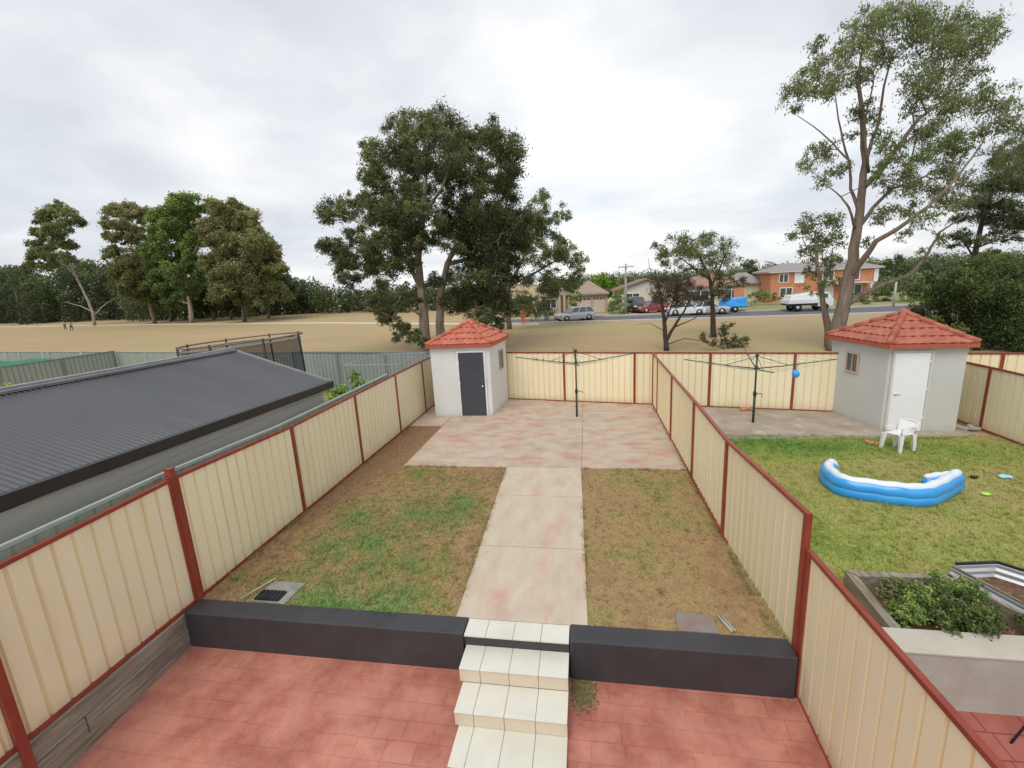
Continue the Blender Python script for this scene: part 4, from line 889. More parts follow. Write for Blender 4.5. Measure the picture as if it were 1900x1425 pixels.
# tan house with twin garage doors
t = thing('house', 'low tan house with brown hip roof and twin cream garage doors', 'house', (X(1070,63),60,0), 'houses across the road')
hx0, hx1, hm = X(1003,60), X(1127,60), X(1062,60)
MB().box(hm,hx1,59.5,68,0,2.55).build('wall', M['tanwall'], t); MB().box(hx0,hm,61.5,68,0,2.55).build('wall', M['tanwall'], t)
b = MB(); hip(b, [(hm-.2,59.5),(hx1,59.5),(hx1,70),(hm-.2,70)], 2.6, 4.25, 3.2); hip(b, [(hx0,61.5),(hm+1,61.5),(hm+1,68),(hx0,68)], 2.6, 3.9, 3); b.build('roof', M['tanroof'], t)
for a, c in ((hm+.35,hm+2.3),(hm+2.65,hx1-.3)):
    b = MB().box(a,c,59.44,59.5,.12,2.15)
    for k in range(5): b.box(a,c,59.42,59.44,.2+.4*k,.52+.4*k)
    b.build('garage_door', M['creamdoor'], t)
    b = MB()
    for k in range(4): w_ = (c-a)/4; b.box(a+w_*k+.06,a+w_*(k+1)-.06,59.40,59.43,1.83,2.08)
    b.build('garage_window', M['glass'], t)
for k in range(3): MB().box(X(1036+9*k,60.5),X(1036+9*k,60.5)+.3,60.3,60.6,0,2.5).build('column', M['tanwall'], t)
win(t, (hx0,61.5), (hm,61.5), .5, 1.9, .9, 2.0); win(t, (hx0,61.5), (hm,61.5), 2.4, 3.2, .15, 2.1, 'front_door', M['tanroof'], M['brownroof'], 0)
# pale gable house
g0, g1 = X(1148,67), X(1245,67); gm = X(1196,67)
t = thing('house', 'pale grey gable fronted house behind the black and red cars', 'house', (gm,67,0), 'houses across the road')
apz = AY(1200,521,67).z; MB().box(g0,g1,67,76,0,2.7).build('wall', M['creamwall'], t)
MB().add([(g0,67,2.7),(g1,67,2.7),(gm+.3,67,apz),(g0,76,2.7),(g1,76,2.7),(gm+.3,76,apz)], [(0,1,2),(5,4,3)]).build('gable', M['lavwall'], t)
b = MB(); s_ = (apz-2.7)
b.add([(g0-.8,66.6,2.4),(gm+.3,66.6,apz+.1),(gm+.3,76.4,apz+.1),(g0-.8,76.4,2.4),(g1+.8,66.6,2.4),(g1+.8,76.4,2.4),
       (g0-.8,66.6,2.6),(gm+.3,66.6,apz+.3),(gm+.3,76.4,apz+.3),(g0-.8,76.4,2.6),(g1+.8,66.6,2.6),(g1+.8,76.4,2.6)],
      [(0,1,2,3),(1,4,5,2),(6,9,8,7),(7,8,11,10),(0,6,7,1),(1,7,10,4),(3,2,8,9),(2,5,11,8),(0,3,9,6),(4,10,11,5)]); b.build('roof', M['brownroof'], t)
win(t, (g0,67), (g1,67), 1.0, 2.8, .9, 2.1); win(t, (g0,67), (g1,67), 4.5, 6.9, .1, 2.2, 'garage_door', M['creamwall'], M['creamdoor'], 0)
# cream house with brown roof
a0, a1 = X(1268,64), X(1376,64)
t = thing('house', 'cream house with a pinkish brown roof behind the umbrella shaped tree', 'house', ((a0+a1)/2,64,0), 'houses across the road')
MB().box(a0,a1,63.5,71,0,2.7).build('wall', M['creamwall'], t); b = MB(); hip(b, [(a0,63.5),(a1,63.5),(a1,71),(a0,71)], 2.75, 4.6, 3.4); b.build('roof', mat('pink_brown_roof', (.30,.165,.13), (.36,.21,.17), 5, .85), t)
win(t, (a0,63.5), (a1,63.5), 1, 3, .9, 2.1); win(t, (a0,63.5), (a1,63.5), 5, 6.6, .9, 2.1); MB().box(a1-1.2,a1,63.3,63.5,0,2.7).build('brick_pier', M['brick'], t)
# small grey roofed house left of brick house
c0, c1 = X(1372,70), X(1412,70)
t = thing('house', 'small grey roofed house end just left of the orange brick house', 'house', ((c0+c1)/2,70,0), 'houses across the road')
MB().box(c0,c1,70,77,0,2.7).build('wall', M['creamwall'], t); b = MB(); hip(b, [(c0-.5,70),(c1,70),(c1,77),(c0-.5,77)], 2.75, 4.2, 2); b.build('roof', M['greyroof'], t)
# orange brick two-storey house
Yb = 66; b0, b1 = X(1428,Yb), X(1622,Yb); ez = AY(1500,503,Yb).z
t = thing('house', 'two storey orange brick house with a grey hip roof', 'house', ((b0+b1)/2,Yb,0), 'houses across the road')
MB().box(b0,b1,Yb,Yb+5.5,0,ez).build('wall', M['brick'], t)
b = MB(); hip(b, [(b0,Yb),(b1,Yb),(b1,Yb+5.5),(b0,Yb+5.5)], ez+.15, AY(1500,487,Yb+3).z, 2.6, .6); b.build('roof', M['greyroof'], t)
MB().prism([(b0-.45,Yb-.6),(b1+.45,Yb-.6),(b1+.45,Yb-.5),(b0-.45,Yb-.5)], ez-.02, ez+.12).build('gutter', M['lavwall'], t)
Lh = b1-b0
for s0, s1, z0, z1 in ((1.0,2.0,2.7,3.7),(2.9,3.9,2.55,3.85),(6.2,7.4,2.6,3.8),(9.0,10.4,2.6,3.8),(12.6,13.8,2.3,3.9),(1.2,2.6,.7,1.9),(12.2,14.0,.6,1.9),(9.2,10.8,.6,1.9)): win(t, (b0,Yb), (b1,Yb), s0, min(s1,Lh-.4), z0, z1, pm=M['white'] if s0 in (2.9,12.6) else None)
win(t, (b0,Yb), (b1,Yb), 6.6, 7.5, .1, 2.1, 'front_door', M['white'], M['white'], 0)
MB().box(b0+5.6,b0+11.5,Yb-1.2,Yb,2.15,2.3).build('balcony', M['lavwall'], t)
for k in range(3): MB().box(b0+5.7+2.8*k,b0+5.85+2.8*k,Yb-1.15,Yb-1.0,0,2.15).build('column', M['white'], t)

# ------------------------------------------------------------------ vehicles
def car(name, label, cat, loc, rz, paint, L=4.6, Wd=1.8, H=1.45, style='wagon', group='vehicles across the road', clear=.22):
    t = bpy.data.objects.new(name, None); COL.objects.link(t); ORG[t.name] = Vector((0,0,0)); tag(t, label, cat, group)
    h = Wd/2; belt = H*.62
    def ringx(x, zb, zt, hw, tw): return [(x,-hw,zb),(x,hw,zb),(x,hw,zb+(zt-zb)*.6),(x,tw,zt),(x,-tw,zt),(x,-hw,zb+(zt-zb)*.6)]
    hood = belt*.92
    b = MB(); b.loft([ringx(-L/2,clear+.15,belt*.78,h*.82,h*.75), ringx(-L/2+.12,clear,belt*.88,h*.95,h*.88), ringx(-L*.28,clear,hood if style != 'suv' else belt,h,h*.93), ringx(-L*.16,clear,belt,h,h*.94), ringx(L*.3,clear,belt,h,h*.94), ringx(L/2-.1,clear,belt*.96,h*.96,h*.9), ringx(L/2,clear+.15,belt*.85,h*.85,h*.8)])
    b.build('body', paint, t, bevel=.05)
    xb = {'wagon': L*.46, 'suv': L*.47, 'sedan': L*.30, 'hatch': L*.44}[style]; xt = {'wagon': L*.38, 'suv': L*.42, 'sedan': L*.14, 'hatch': L*.33}[style]
    x0_, x0t = -L*.24, -L*.08; z0_, z1_ = belt-.02, H-.06; hb, ht = h*.9, h*.72
    cb = MB(); q = lambda xa, xb_, hw, z: [(xa,-hw,z),(xb_,-hw,z),(xb_,hw,z),(xa,hw,z)]
    cb.loft([q(x0_,xb,hb,z0_), q(x0t,xt,ht,z1_)]); gl = cb.build('windows', M['glass'], t, bevel=.02)
    rb = MB().loft([q(x0t-.03,xt+.04,ht+.02,z1_-.01), q(x0t+.08,xt-.06,ht-.08,H)])
    for s in (-1,1):
        for f in (0,.36,.70,1): rb.bar((x0_+(xb-x0_)*f,s*(hb+.004),z0_),(x0t+(xt-x0t)*f,s*(ht+.004),z1_),.07,.03,upv=(0,s,.2))
    rb.build('roof', paint, t, bevel=.02)
    for sx in (-L*.32, L*.30):
        for s in (-1,1):
            wh = MB().tube([(sx,s*(h-.2),.33),(sx,s*(h+.01),.33)], .33, 18).build('wheel', M['tyre'], t); MB().tube([(sx,s*(h+.0),.33),(sx,s*(h+.025),.33)], .2, 12).build('rim', M['rim'], wh)
    for s in (-1,1):
        MB().box(-L/2-.01,-L/2+.14,s*h*.62-.17,s*h*.62+.17,belt*.66,belt*.80).build('headlight', M['lampw'], t); MB().box(L/2-.1,L/2+.015,s*h*.7-.12,s*h*.7+.12,belt*.62,belt*.88).build('tail_light', M['lampr'], t)
        MB().box(x0_+.1,x0_+.24,s*(h+.02)-.08,s*(h+.02)+.08,belt,belt+.13).build('mirror', paint, t)
    MB().box(-L/2-.02,-L/2+.2,-h*.8,h*.8,clear,clear+.16).box(L/2-.2,L/2+.02,-h*.8,h*.8,clear,clear+.18).build('bumper', M['blackp'], t, bevel=.02)
    t.location = loc; t.rotation_euler = (0,0,rz); return t
p = G(1064,598); car('station_wagon', 'silver station wagon parked at the near kerb before the tan house', 'car', (p.x+.1,p.y+2.2,.0), R(28), M['silver'], 4.3, 1.8, 1.5, 'wagon')
p = AY(1183,577,57.5); car('parked_suv', 'black off road car nosed into the driveway of the pale gable house', 'car', (p.x,58.5,.13), R(95), M['blackcar'], 4.5, 1.85, 1.8, 'suv')
p = AY(1213,577,56); car('parked_car', 'dark red hatchback beside the black off road car', 'car', (p.x,56.6,.13), R(20), M['redcar'], 3.9, 1.7, 1.45, 'hatch')
p = AY(1272,577,52.5); car('parked_car', 'white hatchback half hidden behind the bare tree', 'car', (p.x,52.3,0), R(176), M['whitecar'], 3.9, 1.7, 1.45, 'hatch')
p = AY(1302,577,52.5); car('parked_car', 'pale silver sedan parked behind the bare tree', 'car', (p.x+.4,52.3,0), R(176), M['silver'], 4.5, 1.75, 1.42, 'sedan')
# trailer with blue tarp
p = AY(1362,577,53.5); t = thing('covered_trailer', 'box trailer under a bright blue tarp beside the green verge', 'trailer', (p.x,54.0,.0), 'vehicles across the road')
x_ = p.x; MB().box(x_-1.3,x_+1.2,53.2,54.9,.5,.75).build('tray', M['greysheet_rib'], t)
b = MB(); b.loft([[(x_-1.35,53.15,.6),(x_-1.35,54.95,.6),(x_-1.2,54.8,1.35),(x_-1.2,53.3,1.3)],[(x_-.2,53.1,.6),(x_-.2,55.0,.6),(x_-.2,54.7,1.5),(x_-.2,53.4,1.42)],[(x_+1.25,53.15,.6),(x_+1.25,54.95,.6),(x_+1.15,54.8,1.62),(x_+1.15,53.3,1.58)]]); b.build('tarp', M['bluetarp'], t, bevel=.06)
for s in (53.15,54.95):
    wh = MB().tube([(x_,s-.09,.32),(x_,s+.09,.32)], .32, 16).build('wheel', M['tyre'], t); MB().tube([(x_,s-.1,.32),(x_,s+.1,.32)], .17, 10).build('rim', M['rim'], wh)
MB().bar((x_+1.2,54.05,.5),(x_+2.3,54.05,.45),.08,.08).build('drawbar', M['greysheet_rib'], t)
# white truck with covered tray
p0, p1 = AY(1458,575,51.5), AY(1540,575,51.5); xa, xb_ = p0.x, p1.x
t = thing('covered_truck', 'white flat tray truck with a covered load partly behind the tall gum trunk', 'truck', ((xa+xb_)/2,51.8,0), 'vehicles across the road')
MB().box(xa,xb_-1.5,50.9,52.8,.62,.78).build('chassis', M['blackp'], t)
MB().box(xa-.05,xb_-1.45,50.8,52.9,.80,1.22).build('tray', M['whitecar'], t, bevel=.03)
b = MB(); b.loft([[(xa+.15,50.85,1.2),(xa+.15,52.85,1.2),(xa+.25,52.7,1.65),(xa+.25,51.0,1.65)],[(xb_-2.6,50.85,1.2),(xb_-2.6,52.85,1.2),(xb_-2.6,52.7,1.75),(xb_-2.6,51.0,1.75)],[(xb_-1.5,50.9,1.2),(xb_-1.5,52.8,1.2),(xb_-1.5,52.6,1.9),(xb_-1.5,51.1,1.9)]]); b.build('canopy', M['whitecar'], t, bevel=.05)
cabr = lambda z, x1_, x2_, hw: [(x1_,51.85-hw,z),(x2_,51.85-hw,z),(x2_,51.85+hw,z),(x1_,51.85+hw,z)]
MB().loft([cabr(.45,xb_-1.4,xb_,.9), cabr(1.2,xb_-1.4,xb_+.02,.9)]).loft([cabr(1.22,xb_-1.4,xb_-.1,.88), cabr(1.85,xb_-1.35,xb_-.5,.76)]).build('cab', M['whitecar'], t, bevel=.04)
MB().box(xb_-1.2,xb_-.55,50.95,52.75,1.32,1.70).build('cab_window', M['glass'], t)
for sx in (xa+.9, xb_-.8):
    for s in (51.0,52.7):
        wh = MB().tube([(sx,s-.12,.38),(sx,s+.12,.38)], .38, 16).build('wheel', M['tyre'], t); MB().tube([(sx,s-.13,.38),(sx,s+.13,.38)], .2, 10).build('rim', M['rim'], wh)

# poles
Yp_ = 56.5; tp = AY(1161,489,Yp_); t = thing('power_pole', 'tall pale power pole with short crossarms beside the driveway', 'power pole', (tp.x,Yp_,0))
MB().tube([(tp.x,Yp_,0),(tp.x,Yp_,tp.z)], [.16,.10], 8).build('pole', M['polegrey'], t)
for dz, w_ in ((-.4,.9),(-1.4,.7)): MB().bar((tp.x-w_,Yp_-.15,tp.z+dz),(tp.x+w_,Yp_-.15,tp.z+dz),.1,.1).build('crossarm', M['polegrey'], t)
for k in (-.7,-.3,.3,.7): MB().tube([(tp.x+k,Yp_-.15,tp.z-.36),(tp.x+k,Yp_-.15,tp.z-.2)], .04, 6).build('insulator', M['conc'], t)
tp = AY(1664,517,52); plain('steel_post', 'plain pale steel post standing before the clipped hedge', 'post', MB().tube([(tp.x,52,.1),(tp.x,52,tp.z)], [.11,.09], 8).tube([(tp.x,52,tp.z),(tp.x,52,tp.z+.06)], .12, 8), M['kerb'], loc=(tp.x,52,0))

# ------------------------------------------------------------------ people
import bmesh
def skin(name, segs, m, parent, sub=1):
    """segs: {key:(pos,r)}, edges"""
    V, E = segs; me = bpy.data.meshes.new(name); bm = bmesh.new(); lay = bm.verts.layers.skin.verify(); vs = {}
    for i, (k, (p, r)) in enumerate(V.items()):
        v = bm.verts.new(p); v[lay].radius = (r, r); v[lay].use_root = (i == 0); vs[k] = v
    for a, c in E: bm.edges.new((vs[a], vs[c]))
    bm.to_mesh(me); bm.free(); o = bpy.data.objects.new(name, me); COL.objects.link(o); o.parent = parent; ORG[o.name] = Vector((0,0,0))
    o.modifiers.new('skin', 'SKIN').use_smooth_shade = True; s_ = o.modifiers.new('sub', 'SUBSURF'); s_.levels = sub; s_.render_levels = sub
    me.materials.append(m); return o
def person(label, loc, rz, shirt, trouser, lean=.1, stride=.25, group=None, arms=.2, h=1.0):
    t = bpy.data.objects.new('person', None); COL.objects.link(t); ORG[t.name] = Vector((0,0,0)); tag(t, label, 'person', group)
    L = lean
    V = dict(pel=((0,0,.95),.13), waist=((0,-.3*L,1.12),.12), chest=((0,-.9*L,1.36),.145), neck=((0,-1.2*L,1.52),.055), head0=((0,-1.4*L,1.62),.085), head=((0,-1.5*L,1.72),.088),
      hl=((.09,0,.9),.085), kl=((.10,-stride*.5,.5),.06), al=((.10,-stride*.6+.02,.09),.04), tl=((.10,-stride*.6-.14,.03),.035),
      hr=((-.09,0,.9),.085), kr=((-.10,stride*.2,.5),.06), ar=((-.10,stride*.8,.10),.04), tr=((-.10,stride*.8-.12,.03),.035),
      sl=((.17,-.95*L,1.42),.06), el=((.24,-.9*L-arms*.2,1.14),.043), wl=((.24,-.9*L-arms,.92),.03), fl=((.24,-.95*L-arms-.05,.84),.028),
      sr=((-.17,-.95*L,1.42),.06), er=((-.24,-.9*L+arms*.3,1.14),.043), wr=((-.24,-.9*L+arms*.3,.90),.03), fr=((-.24,-.9*L+arms*.3-.03,.82),.028))
    E = [('pel','waist'),('waist','chest'),('chest','neck'),('neck','head0'),('head0','head'),('pel','hl'),('hl','kl'),('kl','al'),('al','tl'),('pel','hr'),('hr','kr'),('kr','ar'),('ar','tr'),('chest','sl'),('sl','el'),('el','wl'),('wl','fl'),('chest','sr'),('sr','er'),('er','wr'),('wr','fr')]
    skin('body', (V, E), M['skin'], t)
    g = lambda ks, d: {k: (V[k][0], V[k][1]+d) for k in ks}
    ks = ['pel','waist','chest','sl','el','sr','er']; skin('shirt', (g(ks,.022), [e for e in E if e[0] in ks and e[1] in ks]), shirt, t)
    ks = ['pel','hl','kl','al','hr','kr','ar']; skin('trousers', (g(ks,.018), [e for e in E if e[0] in ks and e[1] in ks]), trouser, t)
    hd = V['head'][0]; b = MB(); b.ball((hd[0],hd[1]+.015,hd[2]+.03), (.098,.108,.095), 10, 6); b.build('hair', M['hair'], t)
    MB().tube([(0,hd[1]-.09,hd[2]-.02),(0,hd[1]-.12,hd[2]-.05)], .012, 5).build('nose', M['skin'], t)
    t.location = loc; t.rotation_euler = (0,0,rz); t.scale = (h,h,h); return t
p = G(971,602); person('person in bright orange clothes standing at the edge of the dry field', (p.x,p.y,0), R(15), M['hivis'], M['hivis'], .05, .1, arms=.1, h=.98)
p = G(122,612); person('left of two people in pale shirts crossing the dry field', (p.x,p.y,0), R(60), M['shirt'], M['trouser'], .35, .35, 'people walking on the field', arms=.3)
p = G(134,614); person('right of two people in pale shirts, striding in brown trousers', (p.x,p.y,0), R(75), M['shirt'], M['trouser'], .25, .4, 'people walking on the field', arms=.4)
# ------------------------------------------------------------------ trees
B = M['bark_pale']
pxtree('paperbark_tree', 'big dense dark green tree with pale twin trunks behind the small pale shed', 'tree', 29.8, (795,655),
 [([(790,655),(787,600),(782,540),(776,480),(784,400),(790,320),(785,260)], .42, .07), ([(818,655,.5),(816,600,.5),(818,540,.5),(830,490,.6),(852,445,.8),(880,380,1),(898,310,1)], .36, .06),
  ([(782,540),(758,490,-1),(725,450,-1.4),(680,420,-1.5),(640,400,-1.5)], .17, .05), ([(778,500),(740,480,1.2),(700,470,1.5),(650,478,1.8)], .13, .04), ([(832,490,.6),(870,480,1.5),(905,450,2),(930,420,2)], .17, .05),
  ([(776,480),(750,420,1),(725,350,1.2),(710,310,1.2)], .15, .04), ([(784,400),(820,350,-1),(840,300,-1.2),(840,260,-1.2)], .12, .04), ([(787,590),(765,575,-.8),(740,570,-1),(728,590,-1)], .09, .03), ([(818,560,.5),(860,560,-.5),(890,570,-1),(915,560,-1)], .12, .04)],
 [(690,410,26,0),(740,415,28,0),(760,440,24,-.05),(660,430,18,.05),(675,505,20,0),(710,530,16,0),(815,440,24,-.05),(830,410,26,-.1),(760,390,24,0),(835,335,28,-.1),(780,228,36,.12),(745,245,34,.1),(825,238,38,.05),(872,245,38,.02),(915,275,34,0),(940,310,28,-.05),(945,350,28,-.1),(705,290,30,.1),(690,325,22,.05),(745,290,34,0),(800,285,40,-.05),(850,295,40,-.05),(895,325,38,-.1),  # last figure lifts the tint of the topmost clusters, painting the crown top lit
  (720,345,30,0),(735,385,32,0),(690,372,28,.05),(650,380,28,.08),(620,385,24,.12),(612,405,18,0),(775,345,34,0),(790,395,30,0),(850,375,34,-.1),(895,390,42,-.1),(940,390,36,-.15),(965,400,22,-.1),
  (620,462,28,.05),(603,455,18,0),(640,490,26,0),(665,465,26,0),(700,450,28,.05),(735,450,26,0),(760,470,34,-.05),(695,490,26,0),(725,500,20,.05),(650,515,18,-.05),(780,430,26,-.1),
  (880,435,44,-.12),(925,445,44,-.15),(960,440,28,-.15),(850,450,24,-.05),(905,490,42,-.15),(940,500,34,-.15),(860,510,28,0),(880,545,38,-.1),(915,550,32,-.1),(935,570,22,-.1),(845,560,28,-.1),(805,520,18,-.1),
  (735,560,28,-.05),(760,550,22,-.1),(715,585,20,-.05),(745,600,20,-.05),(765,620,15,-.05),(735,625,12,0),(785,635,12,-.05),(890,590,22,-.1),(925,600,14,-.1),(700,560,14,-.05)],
 LEAF['big'], B, dens=420, leaf=(.26,.08), sub=9, fine=2, sq=.85, fill=2)

pxtree('gum_tree', 'loose pale olive tree leaning out to the right behind the big dark tree', 'tree', 44, (944,585),
 [([(944,585),(938,565),(945,530),(965,490),(985,450),(1000,410)], .28, .06), ([(945,530),(985,510,1),(1020,490,1.5),(1055,470,1.5)], .15, .05)],
 [(1005,372,20,.1),(1030,395,24,.1),(1045,400,14,.1),(985,395,24,.05),(1005,425,24,0),(980,440,26,0),(1035,445,14,0),(1055,465,26,.05),(1078,478,15,.05),(1040,485,26,0),(1010,480,22,0),(985,480,26,-.05),(1000,520,32,-.05),(1040,520,26,-.05),(1065,500,18,0),(970,540,26,-.05),(1015,545,22,-.1),(1060,530,12,0)],
 LEAF['gum'], M['bark_grey'], dens=200, leaf=(.34,.11), sub=8, fill=1)

pxtree('bare_tree', 'thin dark half bare tree with brown foliage standing just behind the back fence', 'tree', 27.4, (1237,655),
 [([(1237,655),(1234,620),(1232,590),(1228,560),(1222,530),(1215,500)], .17, .03), ([(1236,632),(1250,608,.4),(1268,580,.7),(1282,550,.8),(1290,520,.8)], .11, .02), ([(1233,600),(1245,570,-.5),(1255,540,-.7),(1250,480,-.7)], .06, .01), ([(1250,608,.4),(1290,590,1),(1315,560,1.2)], .045, .01), ([(1236,640),(1270,628,-.5),(1300,632,-.8),(1320,640,-.8)], .035, .01), ([(1228,560),(1210,520,.6),(1203,480,.7)], .035, .01), ([(1234,615),(1205,600,-.5),(1180,602,-.6)], .025, .006)],
 [(1225,530,16,0),(1235,552,20,-.05),(1258,535,22,.02),(1258,560,18,-.05),(1282,545,22,0),(1298,555,14,0),(1245,520,14,.05),(1275,525,16,.05),(1215,545,10,0),(1300,535,10,0),(1312,548,14,.03),(1328,540,13,.05),(1342,552,12,.03),(1318,562,10,0),(1240,540,22,0),(1268,548,20,0),(1222,552,14,0)],
 LEAF['brown'], M['bark_dark'], dens=480, leaf=(.14,.04), sub=10, fine=1, shell=.3)
pxtree('umbrella_tree', 'dark tree with a wide umbrella crown rising behind the bare tree', 'tree', 33, (1325,622),
 [([(1325,622),(1323,590),(1322,550),(1318,520),(1305,490),(1290,460)], .21, .05), ([(1320,530),(1335,500,.7),(1345,475,1)], .10, .03), ([(1318,520),(1295,505,-.6),(1265,480,-1),(1240,470,-1)], .07, .02), ([(1322,540),(1350,525,.5),(1378,520,.6)], .06, .02)],
 [(1258,452,22,.05),(1285,445,22,.05),(1312,448,22,.05),(1338,462,20,.05),(1352,482,14,0),(1240,468,14,0),(1270,472,18,0),(1300,475,20,0),(1328,488,18,-.05),(1300,500,14,-.1),(1228,488,9,0),(1345,520,14,-.3),(1365,522,12,-.3),(1382,520,8,-.3),(1330,515,14,-.3),(1335,545,12,-.35),(1225,470,12,0),(1250,490,13,0),(1275,500,12,-.05),(1220,455,9,0)],
 LEAF['olive'], M['bark_dark'], grow=1.3, dens=330, leaf=(.22,.07), sub=8, fine=1, shell=.35)
pxtree('low_shrub', 'low dark olive shrub on the field right of the bare tree', 'shrub', 27.5, (1352,648),
 [([(1352,652),(1350,640),(1345,625)], .07, .03), ([(1352,650),(1365,640,.3),(1380,635,.3)], .04, .02), ([(1352,650),(1325,640,-.3),(1305,628,-.3)], .04, .02)],
 [(1350,636,14,0),(1370,634,14,.02),(1385,632,8,0),(1308,624,11,-.15),(1322,634,10,-.15),(1345,612,12,-.15),(1356,604,7,-.1),(1335,622,10,-.15)], LEAF['big'], M['bark_dark'], dens=650, leaf=(.15,.06), sub=8)

pxtree('gum_tree', 'tall open gum with a rough grey trunk left of the larger shed', 'tree', 25.9, (1548,655),
 [([(1546,655),(1556,600),(1566,560),(1578,500),(1588,440),(1597,370),(1606,300),(1600,220),(1592,150),(1600,90)], .40, .04),
  ([(1566,570),(1600,545,.8),(1640,528,1.4),(1690,510,2),(1722,470,2.4),(1745,430,2.6),(1790,400,3)], .17, .03), ([(1576,515),(1602,480,-.6),(1625,448,-1),(1665,425,-1.4),(1720,385,-1.8),(1775,330,-2),(1820,270,-2)], .17, .03),
  ([(1590,425),(1620,385,.8),(1655,350,1.2),(1700,335,1.5),(1750,310,1.8)], .12, .03), ([(1600,350),(1640,310,-.6),(1675,260,-1),(1705,220,-1.2),(1745,190,-1.2),(1780,120,-1.2)], .14, .03),
  ([(1594,395),(1578,350,.5),(1576,300,.7),(1560,240,.8),(1550,180,.8)], .09, .025), ([(1590,430),(1575,385,-.6),(1560,365,-.8),(1530,340,-1)], .07, .02), ([(1578,300),(1545,265,.6),(1510,235,.8),(1480,215,.9)], .05, .015),
  ([(1604,310),(1630,230,.5),(1640,160,.6),(1660,90,.6)], .09, .03), ([(1612,320),(1600,250,-1),(1615,180,-1.2),(1625,110,-1.2)], .07, .02), ([(1690,300,1.2),(1700,260,1),(1690,200,1)], .04, .015)],
 [(1640,25,34,.1),(1605,50,32,.08),(1680,30,34,.1),(1725,40,34,.1),(1765,45,32,.08),(1805,45,28,.05),(1840,50,22,.05),(1850,72,14,0),(1580,95,30,.05),(1640,80,34,.02),(1690,85,32,0),(1740,95,32,0),(1785,95,26,0),(1820,90,20,0),
  (1515,87,17,.05),(1528,120,20,.05),(1489,137,22,.08),(1523,155,28,.05),(1462,172,19,.05),(1480,180,18,.05),(1470,206,13,0),(1554,128,26,.05),(1548,170,22,0),(1597,150,24,-.05),(1597,205,24,-.1),(1624,225,20,-.1),(1641,255,24,-.05),(1685,150,28,0),(1719,165,30,-.05),(1750,135,28,-.05),(1798,130,20,-.05),(1745,205,22,-.05),(1700,215,18,-.05),
  (1532,285,22,.05),(1497,305,17,.05),(1512,280,14,.05),(1550,318,18,0),(1530,335,15,0),(1780,190,30,0),(1832,185,30,.02),(1872,205,28,.02),(1893,244,26,0),(1824,240,28,0),(1785,262,28,-.02),(1745,278,26,0),(1706,300,22,0),(1772,310,24,0),(1667,300,20,0),(1641,335,18,0),(1685,350,20,0),(1728,355,20,0),(1760,350,18,0),(1650,390,18,0),(1690,390,16,0),(1722,405,18,0),(1624,405,14,0),(1676,435,13,0),(1711,463,10,0),(1611,448,11,0),(1740,440,14,0),(1850,280,24,-.05),(1880,290,24,-.05),(1700,250,20,0),(1730,240,22,0),(1660,280,16,0),(1640,310,16,0),(1690,325,18,0),(1745,320,20,0),(1790,340,20,0),(1755,380,16,0),(1780,380,16,0),(1660,355,14,0),(1585,250,14,0),(1570,310,14,0)],
 LEAF['gum'], M['bark_grey'], dens=215, leaf=(.22,.065), sub=8, fine=1, shell=.35, spread=.25, droop=1.1, fill=1, grow=1.15)
pxtree('gum_tree', 'smaller light green gum growing close against the tall gum trunk', 'tree', 27, (1538,655),
 [([(1538,655),(1537,610),(1530,575),(1522,530),(1515,480),(1512,430)], .24, .04), ([(1524,540),(1540,500,.4),(1545,460,.5)], .08, .02), ([(1520,500),(1500,465,-.4),(1488,440,-.5)], .05, .02)],
 [(1506,408,20,.1),(1530,415,22,.1),(1484,432,18,.1),(1510,445,24,.05),(1541,445,20,.05),(1495,470,14,.05),(1525,480,22,0),(1548,485,16,0),(1508,505,14,.05),(1532,520,14,.05),(1492,530,9,.15),(1510,545,10,.1),(1555,520,9,.1)],
 LEAF['gum'], M['bark_grey'], dens=300, leaf=(.22,.07), sub=8, fine=1)
pxtree('casuarina_tree', 'dark layered tree at the right edge rising above the dense bush', 'tree', 34, (1822,640),
 [([(1822,640),(1815,560),(1808,480),(1820,420),(1842,350),(1860,290)], .26, .05), ([(1810,480),(1788,450,.8),(1775,430,1)], .07, .02), ([(1820,420),(1860,400,1),(1895,370,1.3)], .09, .03), ([(1812,460),(1850,445,-.8),(1880,430,-1)], .06, .02)],
 [(1870,300,28,0),(1898,285,26,0),(1835,338,24,-.05),(1862,340,26,-.05),(1895,345,26,-.05),(1802,372,20,-.05),(1840,378,24,-.05),(1880,385,24,-.05),(1788,402,14,-.05),(1822,408,18,-.05),(1860,410,16,-.05),(1900,420,18,-.05),(1785,436,13,-.05),(1812,445,14,-.1),(1850,440,14,-.1),(1880,445,12,-.1),(1770,455,8,-.1),(1840,468,9,-.1),(1925,330,34,0),(1930,400,30,0)],
 LEAF['gumd'], M['bark_dark'], dens=300, leaf=(.30,.07), sub=8, fine=1, sq=.55, fill=1)
pxtree('dense_bush', 'large dense dark green bush filling the right edge behind the larger shed', 'bush', 27, (1800,660),
 [([(1800,665),(1800,600),(1805,540)], .2, .06), ([(1800,640),(1850,600,.5),(1880,560,.5)], .1, .04)],
 [(1805,500,22,.05),(1840,498,24,.05),(1775,520,24,.05),(1870,515,28,0),(1745,545,26,.05),(1900,530,30,0),(1815,535,36,0),(1855,550,38,-.05),(1720,578,24,0),(1775,570,36,0),(1830,585,42,-.1),(1885,590,42,-.1),(1710,612,20,0),(1745,610,30,-.05),(1795,625,40,-.1),(1850,635,40,-.15),(1905,640,42,-.15),(1935,560,42,0),(1945,620,46,-.1),(1980,580,50,0),(1730,640,24,-.1)],
 LEAF['dark'], M['bark_dark'], dens=520, leaf=(.20,.08), sub=15, fine=3, shell=.5, spread=.3)
